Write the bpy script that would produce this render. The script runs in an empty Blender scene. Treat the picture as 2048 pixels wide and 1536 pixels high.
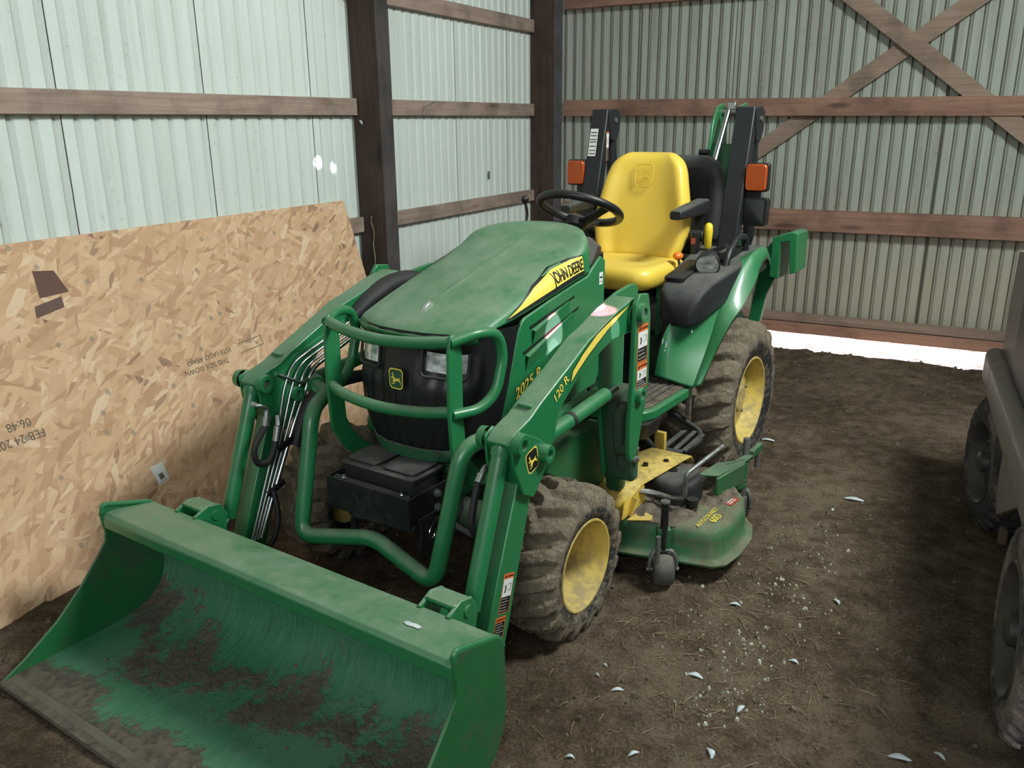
import bpy, bmesh, math, random
from mathutils import Vector, Matrix, noise as mnoise
from mathutils.bvhtree import BVHTree
random.seed(7)
SC = bpy.context.scene
COL = SC.collection
PI = math.pi
def V3(*a): return Vector(a)

# ------------------------------------------------------------------ materials
def nt_new(name):
    m = bpy.data.materials.new(name); m.use_nodes = True
    nt = m.node_tree; nt.nodes.clear()
    out = nt.nodes.new('ShaderNodeOutputMaterial'); b = nt.nodes.new('ShaderNodeBsdfPrincipled')
    nt.links.new(b.outputs[0], out.inputs[0])
    return m, nt, b
def N(nt, typ, **kw):
    n = nt.nodes.new(typ)
    for k, v in kw.items():
        if k in n.inputs.keys() and not hasattr(n, k): n.inputs[k].default_value = v
        else: setattr(n, k, v)
    return n
def setin(n, **kw):
    for k, v in kw.items(): n.inputs[k.replace('_', ' ')].default_value = v
def c4(c): return (c[0], c[1], c[2], 1.0)
def ramp(nt, fac, stops, interp='LINEAR'):
    r = nt.nodes.new('ShaderNodeValToRGB'); r.color_ramp.interpolation = interp
    el = r.color_ramp.elements
    while len(el) > 1: el.remove(el[-1])
    el[0].position = stops[0][0]; el[0].color = c4(stops[0][1])
    for p, c in stops[1:]:
        e = el.new(p); e.color = c4(c)
    nt.links.new(fac, r.inputs[0]); return r.outputs[0]
def mixc(nt, fac, a, b):
    m = nt.nodes.new('ShaderNodeMix'); m.data_type = 'RGBA'
    for sock, v in ((m.inputs[0], fac), (m.inputs[6], a), (m.inputs[7], b)):
        if isinstance(v, (int, float)): sock.default_value = v
        elif isinstance(v, (tuple, list)): sock.default_value = c4(v)
        else: nt.links.new(v, sock)
    return m.outputs[2]
def mth(nt, op, a, b=None, c=None, clamp=False):
    m = nt.nodes.new('ShaderNodeMath'); m.operation = op; m.use_clamp = clamp
    for i, v in enumerate((a, b, c)):
        if v is None: continue
        if isinstance(v, (int, float)): m.inputs[i].default_value = v
        else: nt.links.new(v, m.inputs[i])
    return m.outputs[0]
def coords(nt, scale=(1, 1, 1), rot=(0, 0, 0), loc=(0, 0, 0)):
    t = nt.nodes.new('ShaderNodeTexCoord'); mp = nt.nodes.new('ShaderNodeMapping')
    mp.inputs['Scale'].default_value = scale; mp.inputs['Rotation'].default_value = rot; mp.inputs['Location'].default_value = loc
    nt.links.new(t.outputs['Object'], mp.inputs[0]); return mp.outputs[0]
def noise(nt, vec, scale, detail=4, rough=.55, dist=0):
    n = nt.nodes.new('ShaderNodeTexNoise'); n.inputs['Scale'].default_value = scale
    n.inputs['Detail'].default_value = detail; n.inputs['Roughness'].default_value = rough; n.inputs['Distortion'].default_value = dist
    nt.links.new(vec, n.inputs['Vector']); return n.outputs['Fac']
def bump(nt, b, h, strength=.3, dist=.01):
    n = nt.nodes.new('ShaderNodeBump'); n.inputs['Strength'].default_value = strength; n.inputs['Distance'].default_value = dist
    nt.links.new(h, n.inputs['Height']); nt.links.new(n.outputs[0], b.inputs['Normal'])
def lvl(nt, x, lo, hi):
    n = nt.nodes.new('ShaderNodeMapRange'); n.inputs[1].default_value = lo; n.inputs[2].default_value = hi
    nt.links.new(x, n.inputs[0]); return n.outputs[0]

def paint(name, col, rough=.35, metal=0, dust=0.0, dustcol=(.19, .17, .12), vary=.12, coat=0., grime=0., grimecol=(.045, .04, .03), scale=9, bmp=0., spec=.5, seed=0, film=0.):
    """painted / moulded surface: slight colour change, dust lying on upward faces, soil in patches"""
    m, nt, b = nt_new(name)
    co = coords(nt, loc=(seed, seed * .7, 0))
    n1 = noise(nt, co, scale, 5, .6); n2 = noise(nt, co, scale * 5, 4, .6)
    dk = tuple(x * (1 - vary) for x in col); lt = tuple(min(1, x * (1 + vary)) for x in col)
    c = mixc(nt, n1, dk, lt)
    r = rough
    if film > 0:
        f = mth(nt, 'MULTIPLY', lvl(nt, mth(nt, 'MULTIPLY_ADD', n2, .5, n1), .5, 1.0), film, clamp=True)
        c = mixc(nt, f, c, dustcol); r = mth(nt, 'MULTIPLY_ADD', f, .5, r, clamp=True)
    if dust > 0:
        g = nt.nodes.new('ShaderNodeNewGeometry'); s = nt.nodes.new('ShaderNodeSeparateXYZ'); nt.links.new(g.outputs['Normal'], s.inputs[0])
        up = lvl(nt, s.outputs[2], .25, .95)
        k = mth(nt, 'MULTIPLY', up, lvl(nt, mth(nt, 'MULTIPLY_ADD', n2, .6, n1), .35, 1.1)); k = mth(nt, 'MULTIPLY', k, dust * 1.6, clamp=True)
        c = mixc(nt, k, c, dustcol); r = mth(nt, 'MULTIPLY_ADD', k, .55, r, clamp=True)
    if grime > 0:
        gm = mth(nt, 'MULTIPLY', lvl(nt, mth(nt, 'MULTIPLY_ADD', n2, .45, noise(nt, co, scale * .55, 6, .65)), .68, .86), grime, clamp=True)
        c = mixc(nt, gm, c, grimecol); r = mth(nt, 'MULTIPLY_ADD', gm, .5, r, clamp=True)
    nt.links.new(c, b.inputs['Base Color'])
    if isinstance(r, (int, float)): b.inputs['Roughness'].default_value = r
    else: nt.links.new(r, b.inputs['Roughness'])
    b.inputs['Metallic'].default_value = metal; b.inputs['Coat Weight'].default_value = coat; b.inputs['Coat Roughness'].default_value = .12
    b.inputs['Specular IOR Level'].default_value = spec
    if bmp > 0: bump(nt, b, n2, bmp, .004)
    return m
def flat(name, col, rough=.5, metal=0, emit=0, spec=.5):
    m, nt, b = nt_new(name); co = coords(nt); n1 = noise(nt, co, 40, 3)
    c = mixc(nt, n1, tuple(x * .92 for x in col), tuple(min(1, x * 1.06) for x in col))
    nt.links.new(c, b.inputs['Base Color']); b.inputs['Roughness'].default_value = rough; b.inputs['Metallic'].default_value = metal
    b.inputs['Specular IOR Level'].default_value = spec
    if emit: nt.links.new(c, b.inputs['Emission Color']); b.inputs['Emission Strength'].default_value = emit
    return m
def wood(name, dark, light, axis='x', knots=True, sc=1.0):
    m, nt, b = nt_new(name)
    s = {'x': (1.2, 26, 26), 'y': (26, 1.2, 26), 'z': (26, 26, 1.2)}[axis]
    s = tuple(v * sc for v in s)
    co = coords(nt, scale=s)
    g = noise(nt, co, 1.0, 6, .6, 1.2)
    co2 = coords(nt); w = noise(nt, co2, 3.5, 4, .6); fine = noise(nt, co, 5, 3, .6)
    f = mth(nt, 'MULTIPLY_ADD', fine, .3, mth(nt, 'MULTIPLY', g, .8))
    c = ramp(nt, f, [(.22, dark), (.5, tuple((a + d) / 2 for a, d in zip(dark, light))), (.78, light)])
    c = mixc(nt, lvl(nt, w, .45, .8), c, tuple(x * .55 for x in dark))
    if knots:
        vo = nt.nodes.new('ShaderNodeTexVoronoi'); ks = {'x': (1.6, 7, 7), 'y': (7, 1.6, 7), 'z': (7, 7, 1.6)}[axis]
        nt.links.new(coords(nt, scale=ks, loc=(.3, .2, .6)), vo.inputs['Vector']); vo.inputs['Scale'].default_value = 1
        c = mixc(nt, mth(nt, 'MULTIPLY', lvl(nt, vo.outputs['Distance'], .16, .06), .8), c, tuple(x * .45 for x in dark))
    nt.links.new(c, b.inputs['Base Color']); b.inputs['Roughness'].default_value = .85
    bump(nt, b, g, .35, .004)
    return m

# ------------------------------------------------------------------ mesh builder
class MB:
    def __init__(s): s.bm = bmesh.new(); s.mi = 0
    def face(s, vs):
        try:
            f = s.bm.faces.new(vs); f.material_index = s.mi; return f
        except ValueError: return None
    def box(s, c, d, rot=None, taper=None):
        vs = []
        for z in (-1, 1):
            for x, y in ((-1, -1), (1, -1), (1, 1), (-1, 1)):
                k = taper if (taper and z > 0) else 1
                p = Vector((x * d[0] / 2 * k, y * d[1] / 2 * k, z * d[2] / 2))
                if rot is not None: p = rot @ p
                vs.append(s.bm.verts.new(p + Vector(c)))
        for q in ((3, 2, 1, 0), (4, 5, 6, 7), (0, 1, 5, 4), (1, 2, 6, 5), (2, 3, 7, 6), (3, 0, 4, 7)): s.face([vs[i] for i in q])
        return s
    def bar(s, a, b, w, h, up=(0, 0, 1)):
        a, b = Vector(a), Vector(b); d = b - a; L = d.length; x = d.normalized(); y = Vector(up).cross(x).normalized(); z = x.cross(y)
        return s.box((a + b) / 2, (L, w, h), Matrix((x, y, z)).transposed())
    def prism(s, poly, a0, a1, axis='y'):
        """polygon extruded along an axis; poly in the other two axes (xz, xy or yz)"""
        def mk(p, a):
            return {'y': (p[0], a, p[1]), 'z': (p[0], p[1], a), 'x': (a, p[0], p[1])}[axis]
        A = [s.bm.verts.new(mk(p, a0)) for p in poly]; B = [s.bm.verts.new(mk(p, a1)) for p in poly]
        s.face(A); s.face(B[::-1]); n = len(poly)
        for i in range(n): s.face([A[i], B[i], B[(i + 1) % n], A[(i + 1) % n]])
        return s
    def loft(s, rings, cap=True, closed=True):
        R = [[s.bm.verts.new(p) for p in r] for r in rings]; n = len(R[0])
        for a, b in zip(R, R[1:]):
            for i in range(n if closed else n - 1): s.face([a[i], a[(i + 1) % n], b[(i + 1) % n], b[i]])
        if cap and closed: s.face(R[0][::-1]); s.face(R[-1])
        return s
    def grid(s, rows): return s.loft(rows, False, False)
    def tube(s, pts, r, seg=12, cap=True, fillet=0, fseg=6):
        P = [Vector(p) for p in pts]
        if fillet: P = fil(P, fillet, fseg)
        rs = list(r) if isinstance(r, (list, tuple)) else [r] * len(P)
        if len(rs) != len(P): rs = [interp([(k / (len(rs) - 1), v) for k, v in enumerate(rs)], i / (len(P) - 1)) for i in range(len(P))]
        t0 = (P[1] - P[0]).normalized(); up = Vector((0, 0, 1)) if abs(t0.z) < .9 else Vector((1, 0, 0))
        n = (up - t0 * up.dot(t0)).normalized(); rings = []; tp = t0
        for i, p in enumerate(P):
            if i == 0: t = t0
            elif i == len(P) - 1: t = (P[i] - P[i - 1]).normalized()
            else:
                t = ((P[i] - P[i - 1]).normalized() + (P[i + 1] - P[i]).normalized())
                t = t.normalized() if t.length > 1e-6 else tp
            n = (n - t * n.dot(t)).normalized(); bn = t.cross(n); tp = t
            rings.append([p + (n * math.cos(a) + bn * math.sin(a)) * rs[i] for a in [2 * PI * k / seg for k in range(seg)]])
        return s.loft(rings, cap)
    def lathe(s, prof, origin, axis=(0, 1, 0), seg=48, cap=False, fn=None):
        """prof = [(along, radius)]"""
        ax = Vector(axis).normalized(); u = Vector((0, 0, 1)) if abs(ax.z) < .9 else Vector((1, 0, 0)); u = (u - ax * u.dot(ax)).normalized(); w = ax.cross(u); o = Vector(origin)
        rings = []
        for k in range(seg):
            a = 2 * PI * k / seg; d = u * math.cos(a) + w * math.sin(a)
            rings.append([o + ax * h + d * (r if fn is None else fn(a, h, r)) for h, r in prof])
        R = [[s.bm.verts.new(p) for p in r] for r in rings]; n = len(prof)
        for k in range(seg):
            a, b = R[k], R[(k + 1) % seg]
            for i in range(n - 1): s.face([a[i], a[i + 1], b[i + 1], b[i]])
        if cap: s.face([r[0] for r in R]); s.face([r[-1] for r in R][::-1])
        return s
    def cyl(s, a, b, r, seg=20): return s.tube([a, b], r, seg)
    def ball(s, c, r, sc=(1, 1, 1), u=16, v=10):
        prof = [(-math.cos(PI * i / v), max(math.sin(PI * i / v), .002)) for i in range(v + 1)]
        rings = [[Vector(c) + Vector((r * sc[0] * q * math.cos(2 * PI * k / u), r * sc[1] * q * math.sin(2 * PI * k / u), r * sc[2] * h)) for k in range(u)] for h, q in prof]
        return s.loft(rings)
    def bolt(s, c, axis, r=.01, h=.008):
        ax = Vector(axis).normalized(); s.tube([Vector(c), Vector(c) + ax * h * .4], r * 1.5, 14); s.tube([Vector(c) + ax * h * .4, Vector(c) + ax * (h + .003)], r, 6); return s
    def build(s, name, mats, parent=None, smooth=40, bevel=0, bseg=2, subd=0, label=None, cat=None, group=None, kind=None, solid=0, recalc=True):
        if recalc: bmesh.ops.recalc_face_normals(s.bm, faces=s.bm.faces)
        me = bpy.data.meshes.new(name); s.bm.to_mesh(me); s.bm.free()
        o = bpy.data.objects.new(name, me); COL.objects.link(o)
        for m in (mats if isinstance(mats, (list, tuple)) else [mats]): me.materials.append(m)
        if smooth:
            me.polygons.foreach_set('use_smooth', [True] * len(me.polygons))
            me.set_sharp_from_angle(angle=math.radians(smooth))
        if solid:
            md = o.modifiers.new('thickness', 'SOLIDIFY'); md.thickness = solid; md.offset = -1
        if subd:
            md = o.modifiers.new('smooth', 'SUBSURF'); md.levels = subd; md.render_levels = subd
        if bevel:
            md = o.modifiers.new('edge', 'BEVEL'); md.width = bevel; md.segments = bseg; md.limit_method = 'ANGLE'; md.angle_limit = math.radians(35)
            md.use_clamp_overlap = True
        if parent is not None: o.parent = parent
        if label: o['label'] = label
        if cat: o['category'] = cat
        if group: o['group'] = group
        if kind: o['kind'] = kind
        return o
def fil(P, rad, k=6):
    out = [P[0]]
    for i in range(1, len(P) - 1):
        a, p, b = P[i - 1], P[i], P[i + 1]; d1 = (a - p); d2 = (b - p)
        r = rad[i - 1] if isinstance(rad, (list, tuple)) else rad
        q = min(r, d1.length * .48, d2.length * .48)
        s, e = p + d1.normalized() * q, p + d2.normalized() * q
        for j in range(k + 1):
            t = j / k; out.append(s * (1 - t) ** 2 + p * 2 * t * (1 - t) + e * t * t)
    out.append(P[-1]); return out
def catmull(pts, n=6):
    P = [Vector(p) for p in pts]; out = []
    for i in range(len(P) - 1):
        p0 = P[max(i - 1, 0)]; p1 = P[i]; p2 = P[i + 1]; p3 = P[min(i + 2, len(P) - 1)]
        for j in range(n):
            t = j / n; out.append(.5 * ((2 * p1) + (p2 - p0) * t + (2 * p0 - 5 * p1 + 4 * p2 - p3) * t * t + (3 * p1 - p0 - 3 * p2 + p3) * t ** 3))
    out.append(P[-1]); return out
def lerp(a, b, t): return a + (b - a) * t
def interp(tab, x):
    if x <= tab[0][0]: return tab[0][1]
    for (a, p), (b, q) in zip(tab, tab[1:]):
        if x <= b: return lerp(p, q, (x - a) / (b - a))
    return tab[-1][1]
def sstep(a, b, x):
    t = max(0, min(1, (x - a) / (b - a))); return t * t * (3 - 2 * t)
def empty(name, loc=(0, 0, 0), rz=0, label=None, cat=None, group=None):
    o = bpy.data.objects.new(name, None); COL.objects.link(o); o.location = loc; o.rotation_euler = (0, 0, rz); o.empty_display_size = .1
    if label: o['label'] = label
    if cat: o['category'] = cat
    if group: o['group'] = group
    return o

# ------------------------------------------------------------------ flat decals and lettering
def text_faces(body, size, extra=0.0, shear=0.0, spacing=1.0):
    cu = bpy.data.curves.new('lettering', 'FONT'); cu.body = body; cu.size = size; cu.offset = extra; cu.shear = shear; cu.space_character = spacing
    cu.align_x = 'CENTER'; cu.align_y = 'CENTER'; cu.resolution_u = 3
    ob = bpy.data.objects.new('lettering', cu); COL.objects.link(ob); bpy.context.view_layer.update()
    me = bpy.data.meshes.new_from_object(ob.evaluated_get(bpy.context.evaluated_depsgraph_get()))
    vs = [v.co.copy() for v in me.vertices]; fs = [tuple(p.vertices) for p in me.polygons]
    bpy.data.objects.remove(ob); bpy.data.curves.remove(cu); bpy.data.meshes.remove(me)
    return vs, fs
def frame(o, u, v):
    """map of decal plane coordinates to 3D"""
    o, u, v = Vector(o), Vector(u).normalized(), Vector(v); v = (v - u * v.dot(u)).normalized(); n = u.cross(v)
    return lambda x, y, h=0.0: o + u * x + v * y + n * h
def proj_map(mapper, tree, direction, lift):
    d = Vector(direction).normalized()
    def f(x, y, h=0.0):
        p = mapper(x, y); hit, nrm, _, _ = tree.ray_cast(p - d * .6, d)
        return (hit - d * (lift + h)) if hit is not None else p
    return f
def put_text(name, body, size, mp, mat, parent, extra=0., shear=0., h=.0006, spacing=1., cut=0, off=(0, 0), **kw):
    vs, fs = text_faces(body, size, extra, shear, spacing); mb = MB(); vv = [mb.bm.verts.new((v.x + off[0], v.y + off[1], 0)) for v in vs]
    for f in fs: mb.face([vv[i] for i in f])
    if cut: bmesh.ops.triangulate(mb.bm, faces=mb.bm.faces[:]); bmesh.ops.subdivide_edges(mb.bm, edges=mb.bm.edges[:], cuts=cut, use_grid_fill=True)
    for v in mb.bm.verts: v.co = mp(v.co.x, v.co.y, h)
    return mb.build(name, mat, parent, smooth=0, recalc=False, **kw)
def put_poly(name, polys, mp, mat, parent, h=.0003, sub=0, **kw):
    """polys: list of 2D outlines, placed with mp; sub>0 cuts them into a fine net so they follow a curved surface"""
    mb = MB()
    for poly in polys:
        f = mb.face([mb.bm.verts.new((p[0], p[1], 0)) for p in poly])
    if sub:
        bmesh.ops.triangulate(mb.bm, faces=mb.bm.faces[:])
        bmesh.ops.subdivide_edges(mb.bm, edges=mb.bm.edges[:], cuts=sub, use_grid_fill=True)
    for v in mb.bm.verts: v.co = mp(v.co.x, v.co.y, h)
    return mb.build(name, mat, parent, smooth=30 if sub else 0, recalc=False, **kw)
def rrect(w, h, r, k=5):
    out = []
    for cx, cy, a0 in ((w / 2 - r, h / 2 - r, 0), (-w / 2 + r, h / 2 - r, 90), (-w / 2 + r, -h / 2 + r, 180), (w / 2 - r, -h / 2 + r, 270)):
        for j in range(k + 1):
            a = math.radians(a0 + 90 * j / k); out.append((cx + r * math.cos(a), cy + r * math.sin(a)))
    return out
def shield(w, h, k=6):
    """rounded badge outline, narrower towards its foot"""
    return [(x * (1 - .10 * (.5 - y / h)), y) for x, y in rrect(w, h, w * .24, k)]
DEER = [(.05, .60), (.13, .69), (.20, .71), (.21, .80), (.14, .88), (.15, .97), (.19, .90), (.24, .86), (.24, .98), (.29, .99), (.28, .87), (.30, .76), (.34, .66), (.42, .60), (.55, .58), (.70, .60), (.80, .62), (.90, .68), (.88, .60), (.84, .55), (.86, .48), (.93, .40), (.97, .24), (.93, .20), (.88, .34), (.78, .40), (.66, .42), (.52, .40), (.44, .34), (.36, .22), (.22, .14), (.10, .18), (.08, .23), (.20, .20), (.30, .28), (.33, .38), (.22, .34), (.12, .37), (.10, .42), (.22, .40), (.28, .46), (.24, .58), (.14, .58), (.06, .56)]
def badge(parent, mp, w, mats, name='leaping_deer_badge'):
    """yellow rim, dark field, yellow leaping deer"""
    fld, rim = mats
    b = put_poly(name, [shield(w, w * 1.12)], mp, rim, parent, .0004)
    put_poly('badge_field', [shield(w * .88, w * .99)], mp, fld, b if parent.parent is None else parent, .0009)
    put_poly('deer_emblem', [[((x - .5) * w * .74, (y - .56) * w * .78) for x, y in DEER]], mp, rim, b if parent.parent is None else parent, .0014)
    return b
def put_warning(parent, mp, w, h, picture=True, name='warning_decal'):
    """orange headed warning label: header, white picture panel, black text panel"""
    b = put_poly(name, [rrect(w, h, w * .06)], mp, M['decal_orange'], parent, .0003)
    hd = w * .30; top = h / 2; sub = parent if parent.parent is not None else b
    y0 = top - hd; m_ = w * .05
    if picture:
        ph = (h - hd) * .52
        put_poly('picture_panel', [[(-w / 2 + m_, y0 - ph), (w / 2 - m_, y0 - ph), (w / 2 - m_, y0), (-w / 2 + m_, y0)]], mp, M['decal_white'], sub, .0006)
        q = ph * .5; cy = y0 - ph * .52
        put_poly('warning_picture', [[(-w * .28, cy - q * .5), (-w * .22, cy - q * .1), (-w * .26, cy + q * .35), (-w * .18, cy + q * .45), (-w * .10, cy), (-w * .16, cy - q * .5)],
            [(0, cy - q * .3), (w * .34, cy - q * .3), (w * .34, cy - q * .24), (0, cy - q * .24)], [(w * .30, cy - q * .3), (w * .34, cy - q * .3), (w * .34, cy + q * .5), (w * .30, cy + q * .5)],
            [(0, cy + q * .35), (w * .3, cy + q * .44), (w * .3, cy + q * .5), (0, cy + q * .42)]], mp, M['decal_black'], sub, .0009)
        y0 -= ph
    bt = -h / 2 + m_
    put_poly('text_panel', [[(-w / 2 + m_, bt), (w / 2 - m_, bt), (w / 2 - m_, y0), (-w / 2 + m_, y0)]], mp, M['decal_black'], sub, .0006)
    lines = []; n = max(3, int((y0 - bt) / (w * .15))); random.seed(int(w * 1e5) + n)
    for i in range(n):
        yy = y0 - (i + .7) * (y0 - bt) / (n + .4); L = random.uniform(.55, .95) * (w - 4 * m_); t = w * .013
        x = -w / 2 + 2 * m_
        while x < -w / 2 + 2 * m_ + L:
            e = x + random.uniform(.06, .16) * w; lines.append([(x, yy - t), (e, yy - t), (e, yy + t), (x, yy + t)]); x = e + w * .03
    put_poly('small_print', lines, mp, M['decal_white'], sub, .0009)
    put_text('warning_word', 'WARNING', w * .17, mp, M['decal_black'], sub, extra=w * .004, h=.0007, off=(w * .09, top - hd * .55))
    put_poly('warning_triangle', [[(-w * .42, top - hd * .78), (-w * .26, top - hd * .78), (-w * .34, top - hd * .3)]], mp, M['decal_black'], sub, .0007)
    return b
WORLD_E = .41; SUN_E = 80.0
AREAS = [('skylight', (2.25, -.80, 3.6), (-.1, -.6, .5), .9, 1.1, 262, (.93, 1.0, .96)),
         ('open_front', (1.3, -5.9, 2.7), (0, -.5, .7), 2.6, 1.6, 76, (.95, 1.0, .97))]
# ------------------------------------------------------------------ material library
M = {}
GREEN = (.015, .165, .056)
M['green'] = paint('green_paint', GREEN, .30, dust=.55, dustcol=(.22, .27, .19), coat=.25, vary=.08)
M['green_clean'] = paint('green_paint_clean', GREEN, .38, dust=.25, dustcol=(.22, .26, .18), coat=.2, vary=.06)
M['green_worn'] = paint('green_paint_worn', (.012, .125, .038), .38, dust=.5, dustcol=(.20, .24, .17), grime=.45, grimecol=(.07, .065, .045), vary=.2)
M['green_dark'] = paint('green_casting_paint', (.011, .090, .037), .55, dust=.5, dustcol=(.16, .15, .11), grime=.6, vary=.3)
M['yellow'] = paint('yellow_vinyl', (.80, .55, .060), .34, dust=.18, dustcol=(.62, .50, .22), vary=.05, film=.12)
M['rim'] = paint('yellow_rim_paint', (.68, .50, .10), .42, dust=.3, dustcol=(.32, .27, .16), grime=.7, grimecol=(.25, .205, .14), vary=.12, scale=8, film=.18)
M['deck_yellow'] = paint('yellow_bracket_paint', (.66, .46, .07), .45, dust=.4, dustcol=(.3, .25, .14), grime=.5, grimecol=(.10, .08, .05), vary=.12)
M['black'] = paint('black_plastic', (.008, .009, .010), .40, dust=.22, dustcol=(.10, .10, .085), vary=.2, bmp=.12)
M['black_dusty'] = paint('dusty_black_plastic', (.012, .0135, .015), .55, dust=.62, dustcol=(.125, .125, .108), vary=.2, bmp=.2)
M['black_steel'] = paint('black_steel', (.008, .009, .009), .45, dust=.35, dustcol=(.09, .09, .075), grime=.3, grimecol=(.045, .045, .04), vary=.3)
M['rops'] = paint('black_post_paint', (.012, .014, .016), .45, dust=.2, vary=.1)
M['rubber_hose'] = paint('hose_rubber', (.010, .010, .011), .6, dust=.3, dustcol=(.07, .065, .055), vary=.2)
M['grey_cast'] = paint('grey_casting', (.075, .075, .07), .6, dust=.4, dustcol=(.2, .18, .13), grime=.4, vary=.25)
M['chrome'] = paint('zinc_steel', (.52, .54, .53), .28, metal=1, vary=.12, grime=.25, grimecol=(.12, .11, .09))
M['polished'] = paint('polished_rod', (.62, .65, .65), .2, metal=1, vary=.05)
M['bare'] = paint('bare_worn_steel', (.23, .235, .225), .5, metal=.7, vary=.25, grime=.6, grimecol=(.10, .085, .06))
M['amber'] = flat('amber_lens', (.40, .070, .012), .25)
M['lamp_dark'] = flat('dark_lens', (.010, .014, .013), .65)
M['orange'] = flat('orange_knob_plastic', (.85, .20, .02), .35)
M['knob_yellow'] = flat('yellow_knob_plastic', (.80, .58, .03), .4)
M['decal_yellow'] = flat('yellow_decal', (.82, .66, .10), .45)
M['decal_black'] = flat('black_decal', (.010, .011, .010), .45)
M['decal_white'] = flat('white_decal', (.72, .74, .72), .5)
M['decal_orange'] = flat('orange_decal', (.75, .16, .03), .5)
M['decal_red'] = flat('red_decal', (.40, .06, .04), .5)
def lens_mat():
    m, nt, b = nt_new('headlight_glass'); co = coords(nt, scale=(1, 30, 55)); n = noise(nt, co, 1, 2)
    nt.links.new(ramp(nt, n, [(.30, (.30, .33, .32)), (.5, (.62, .66, .64)), (.62, (.85, .88, .86))]), b.inputs['Base Color'])
    b.inputs['Metallic'].default_value = .35; b.inputs['Roughness'].default_value = .10; b.inputs['Coat Weight'].default_value = 1
    bump(nt, b, n, .15, .004); return m
M['lens'] = lens_mat()
def tire_mat():
    m, nt, b = nt_new('muddy_tire_rubber'); co = coords(nt)
    a = noise(nt, co, 6, 6, .65); d = noise(nt, co, 38, 5, .7); e = noise(nt, co, 120, 3, .6)
    at = nt.nodes.new('ShaderNodeAttribute'); at.attribute_name = 'mud'
    k = mth(nt, 'MULTIPLY_ADD', at.outputs['Fac'], 1.15, mth(nt, 'MULTIPLY_ADD', d, .9, mth(nt, 'MULTIPLY', a, .55)))
    mudc = ramp(nt, mth(nt, 'MULTIPLY_ADD', e, .5, mth(nt, 'MULTIPLY', d, .6)), [(.25, (.060, .046, .032)), (.52, (.158, .126, .090)), (.85, (.285, .235, .172))])
    c = mixc(nt, lvl(nt, k, .98, 1.22), (.016, .018, .020), mudc)
    nt.links.new(c, b.inputs['Base Color']); b.inputs['Roughness'].default_value = .85; b.inputs['Specular IOR Level'].default_value = .3
    bump(nt, b, mth(nt, 'MULTIPLY_ADD', e, .4, d), .7, .012); return m
M['tire'] = tire_mat()
def bucket_mat():
    """green paint worn by soil: dried dirt lies thick low in the bucket and thins upward"""
    m, nt, b = nt_new('bucket_inside_paint'); co = coords(nt)
    g = nt.nodes.new('ShaderNodeNewGeometry'); s = nt.nodes.new('ShaderNodeSeparateXYZ'); nt.links.new(coords(nt), s.inputs[0])
    scr = noise(nt, coords(nt, scale=(3, 26, 3), rot=(.3, .2, .5)), 4, 5, .7); n1 = noise(nt, co, 3.6, 7, .68); n2 = noise(nt, co, 44, 4, .65)
    base = mixc(nt, lvl(nt, scr, .35, .75), (.014, .120, .052), (.060, .215, .115))
    base = mixc(nt, mth(nt, 'MULTIPLY', lvl(nt, noise(nt, co, 2.2, 4), .40, .72), .60), base, (.115, .20, .135))
    h = lvl(nt, s.outputs[2], .25, -.02)
    fr = lvl(nt, s.outputs[0], 2.50, 2.60)
    arc = mth(nt, 'MULTIPLY', lvl(nt, s.outputs[0], 2.50, 2.26), h)
    k = mth(nt, 'MULTIPLY_ADD', n2, .35, mth(nt, 'MULTIPLY_ADD', n1, 1.0, mth(nt, 'MULTIPLY_ADD', arc, .17, mth(nt, 'MULTIPLY', fr, .30))))
    dirt = ramp(nt, n2, [(.3, (.048, .038, .029)), (.7, (.13, .108, .082))])
    c = mixc(nt, lvl(nt, k, .785, .835), base, dirt)
    nt.links.new(c, b.inputs['Base Color']); b.inputs['Roughness'].default_value = .52
    bump(nt, b, lvl(nt, k, .76, .90), .6, .008); return m
M['bucket'] = bucket_mat()
def dirt_mat(name='barn_dirt'):
    m, nt, b = nt_new(name); co = coords(nt)
    a = noise(nt, co, 1.6, 5, .6); d = noise(nt, co, 13, 6, .72); e = noise(nt, co, 110, 5, .75)
    f = mth(nt, 'MULTIPLY_ADD', e, .50, mth(nt, 'MULTIPLY_ADD', d, .45, mth(nt, 'MULTIPLY', a, .45)))
    c = ramp(nt, f, [(.42, (.020, .0125, .008)), (.54, (.062, .040, .025)), (.66, (.118, .081, .053)), (.80, (.25, .185, .13))])
    nt.links.new(c, b.inputs['Base Color']); b.inputs['Roughness'].default_value = .95; b.inputs['Specular IOR Level'].default_value = .15
    bump(nt, b, mth(nt, 'MULTIPLY_ADD', e, .45, d), 1.0, .035); return m
M['dirt'] = dirt_mat()
def straw_mat(name, cols):
    m, nt, b = nt_new(name); n = noise(nt, coords(nt), 30, 2)
    nt.links.new(ramp(nt, n, [(.3, cols[0]), (.7, cols[1])]), b.inputs['Base Color']); b.inputs['Roughness'].default_value = .8; return m
M['straw'] = straw_mat('dry_straw', ((.13, .09, .05), (.34, .26, .15)))
M['crumb'] = straw_mat('pale_crumbs', ((.27, .275, .21), (.58, .60, .50)))
M['feather'] = straw_mat('grey_white_feather', ((.38, .42, .44), (.66, .72, .74)))
M['clod'] = straw_mat('dry_soil', ((.040, .028, .020), (.17, .13, .095)))
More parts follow.
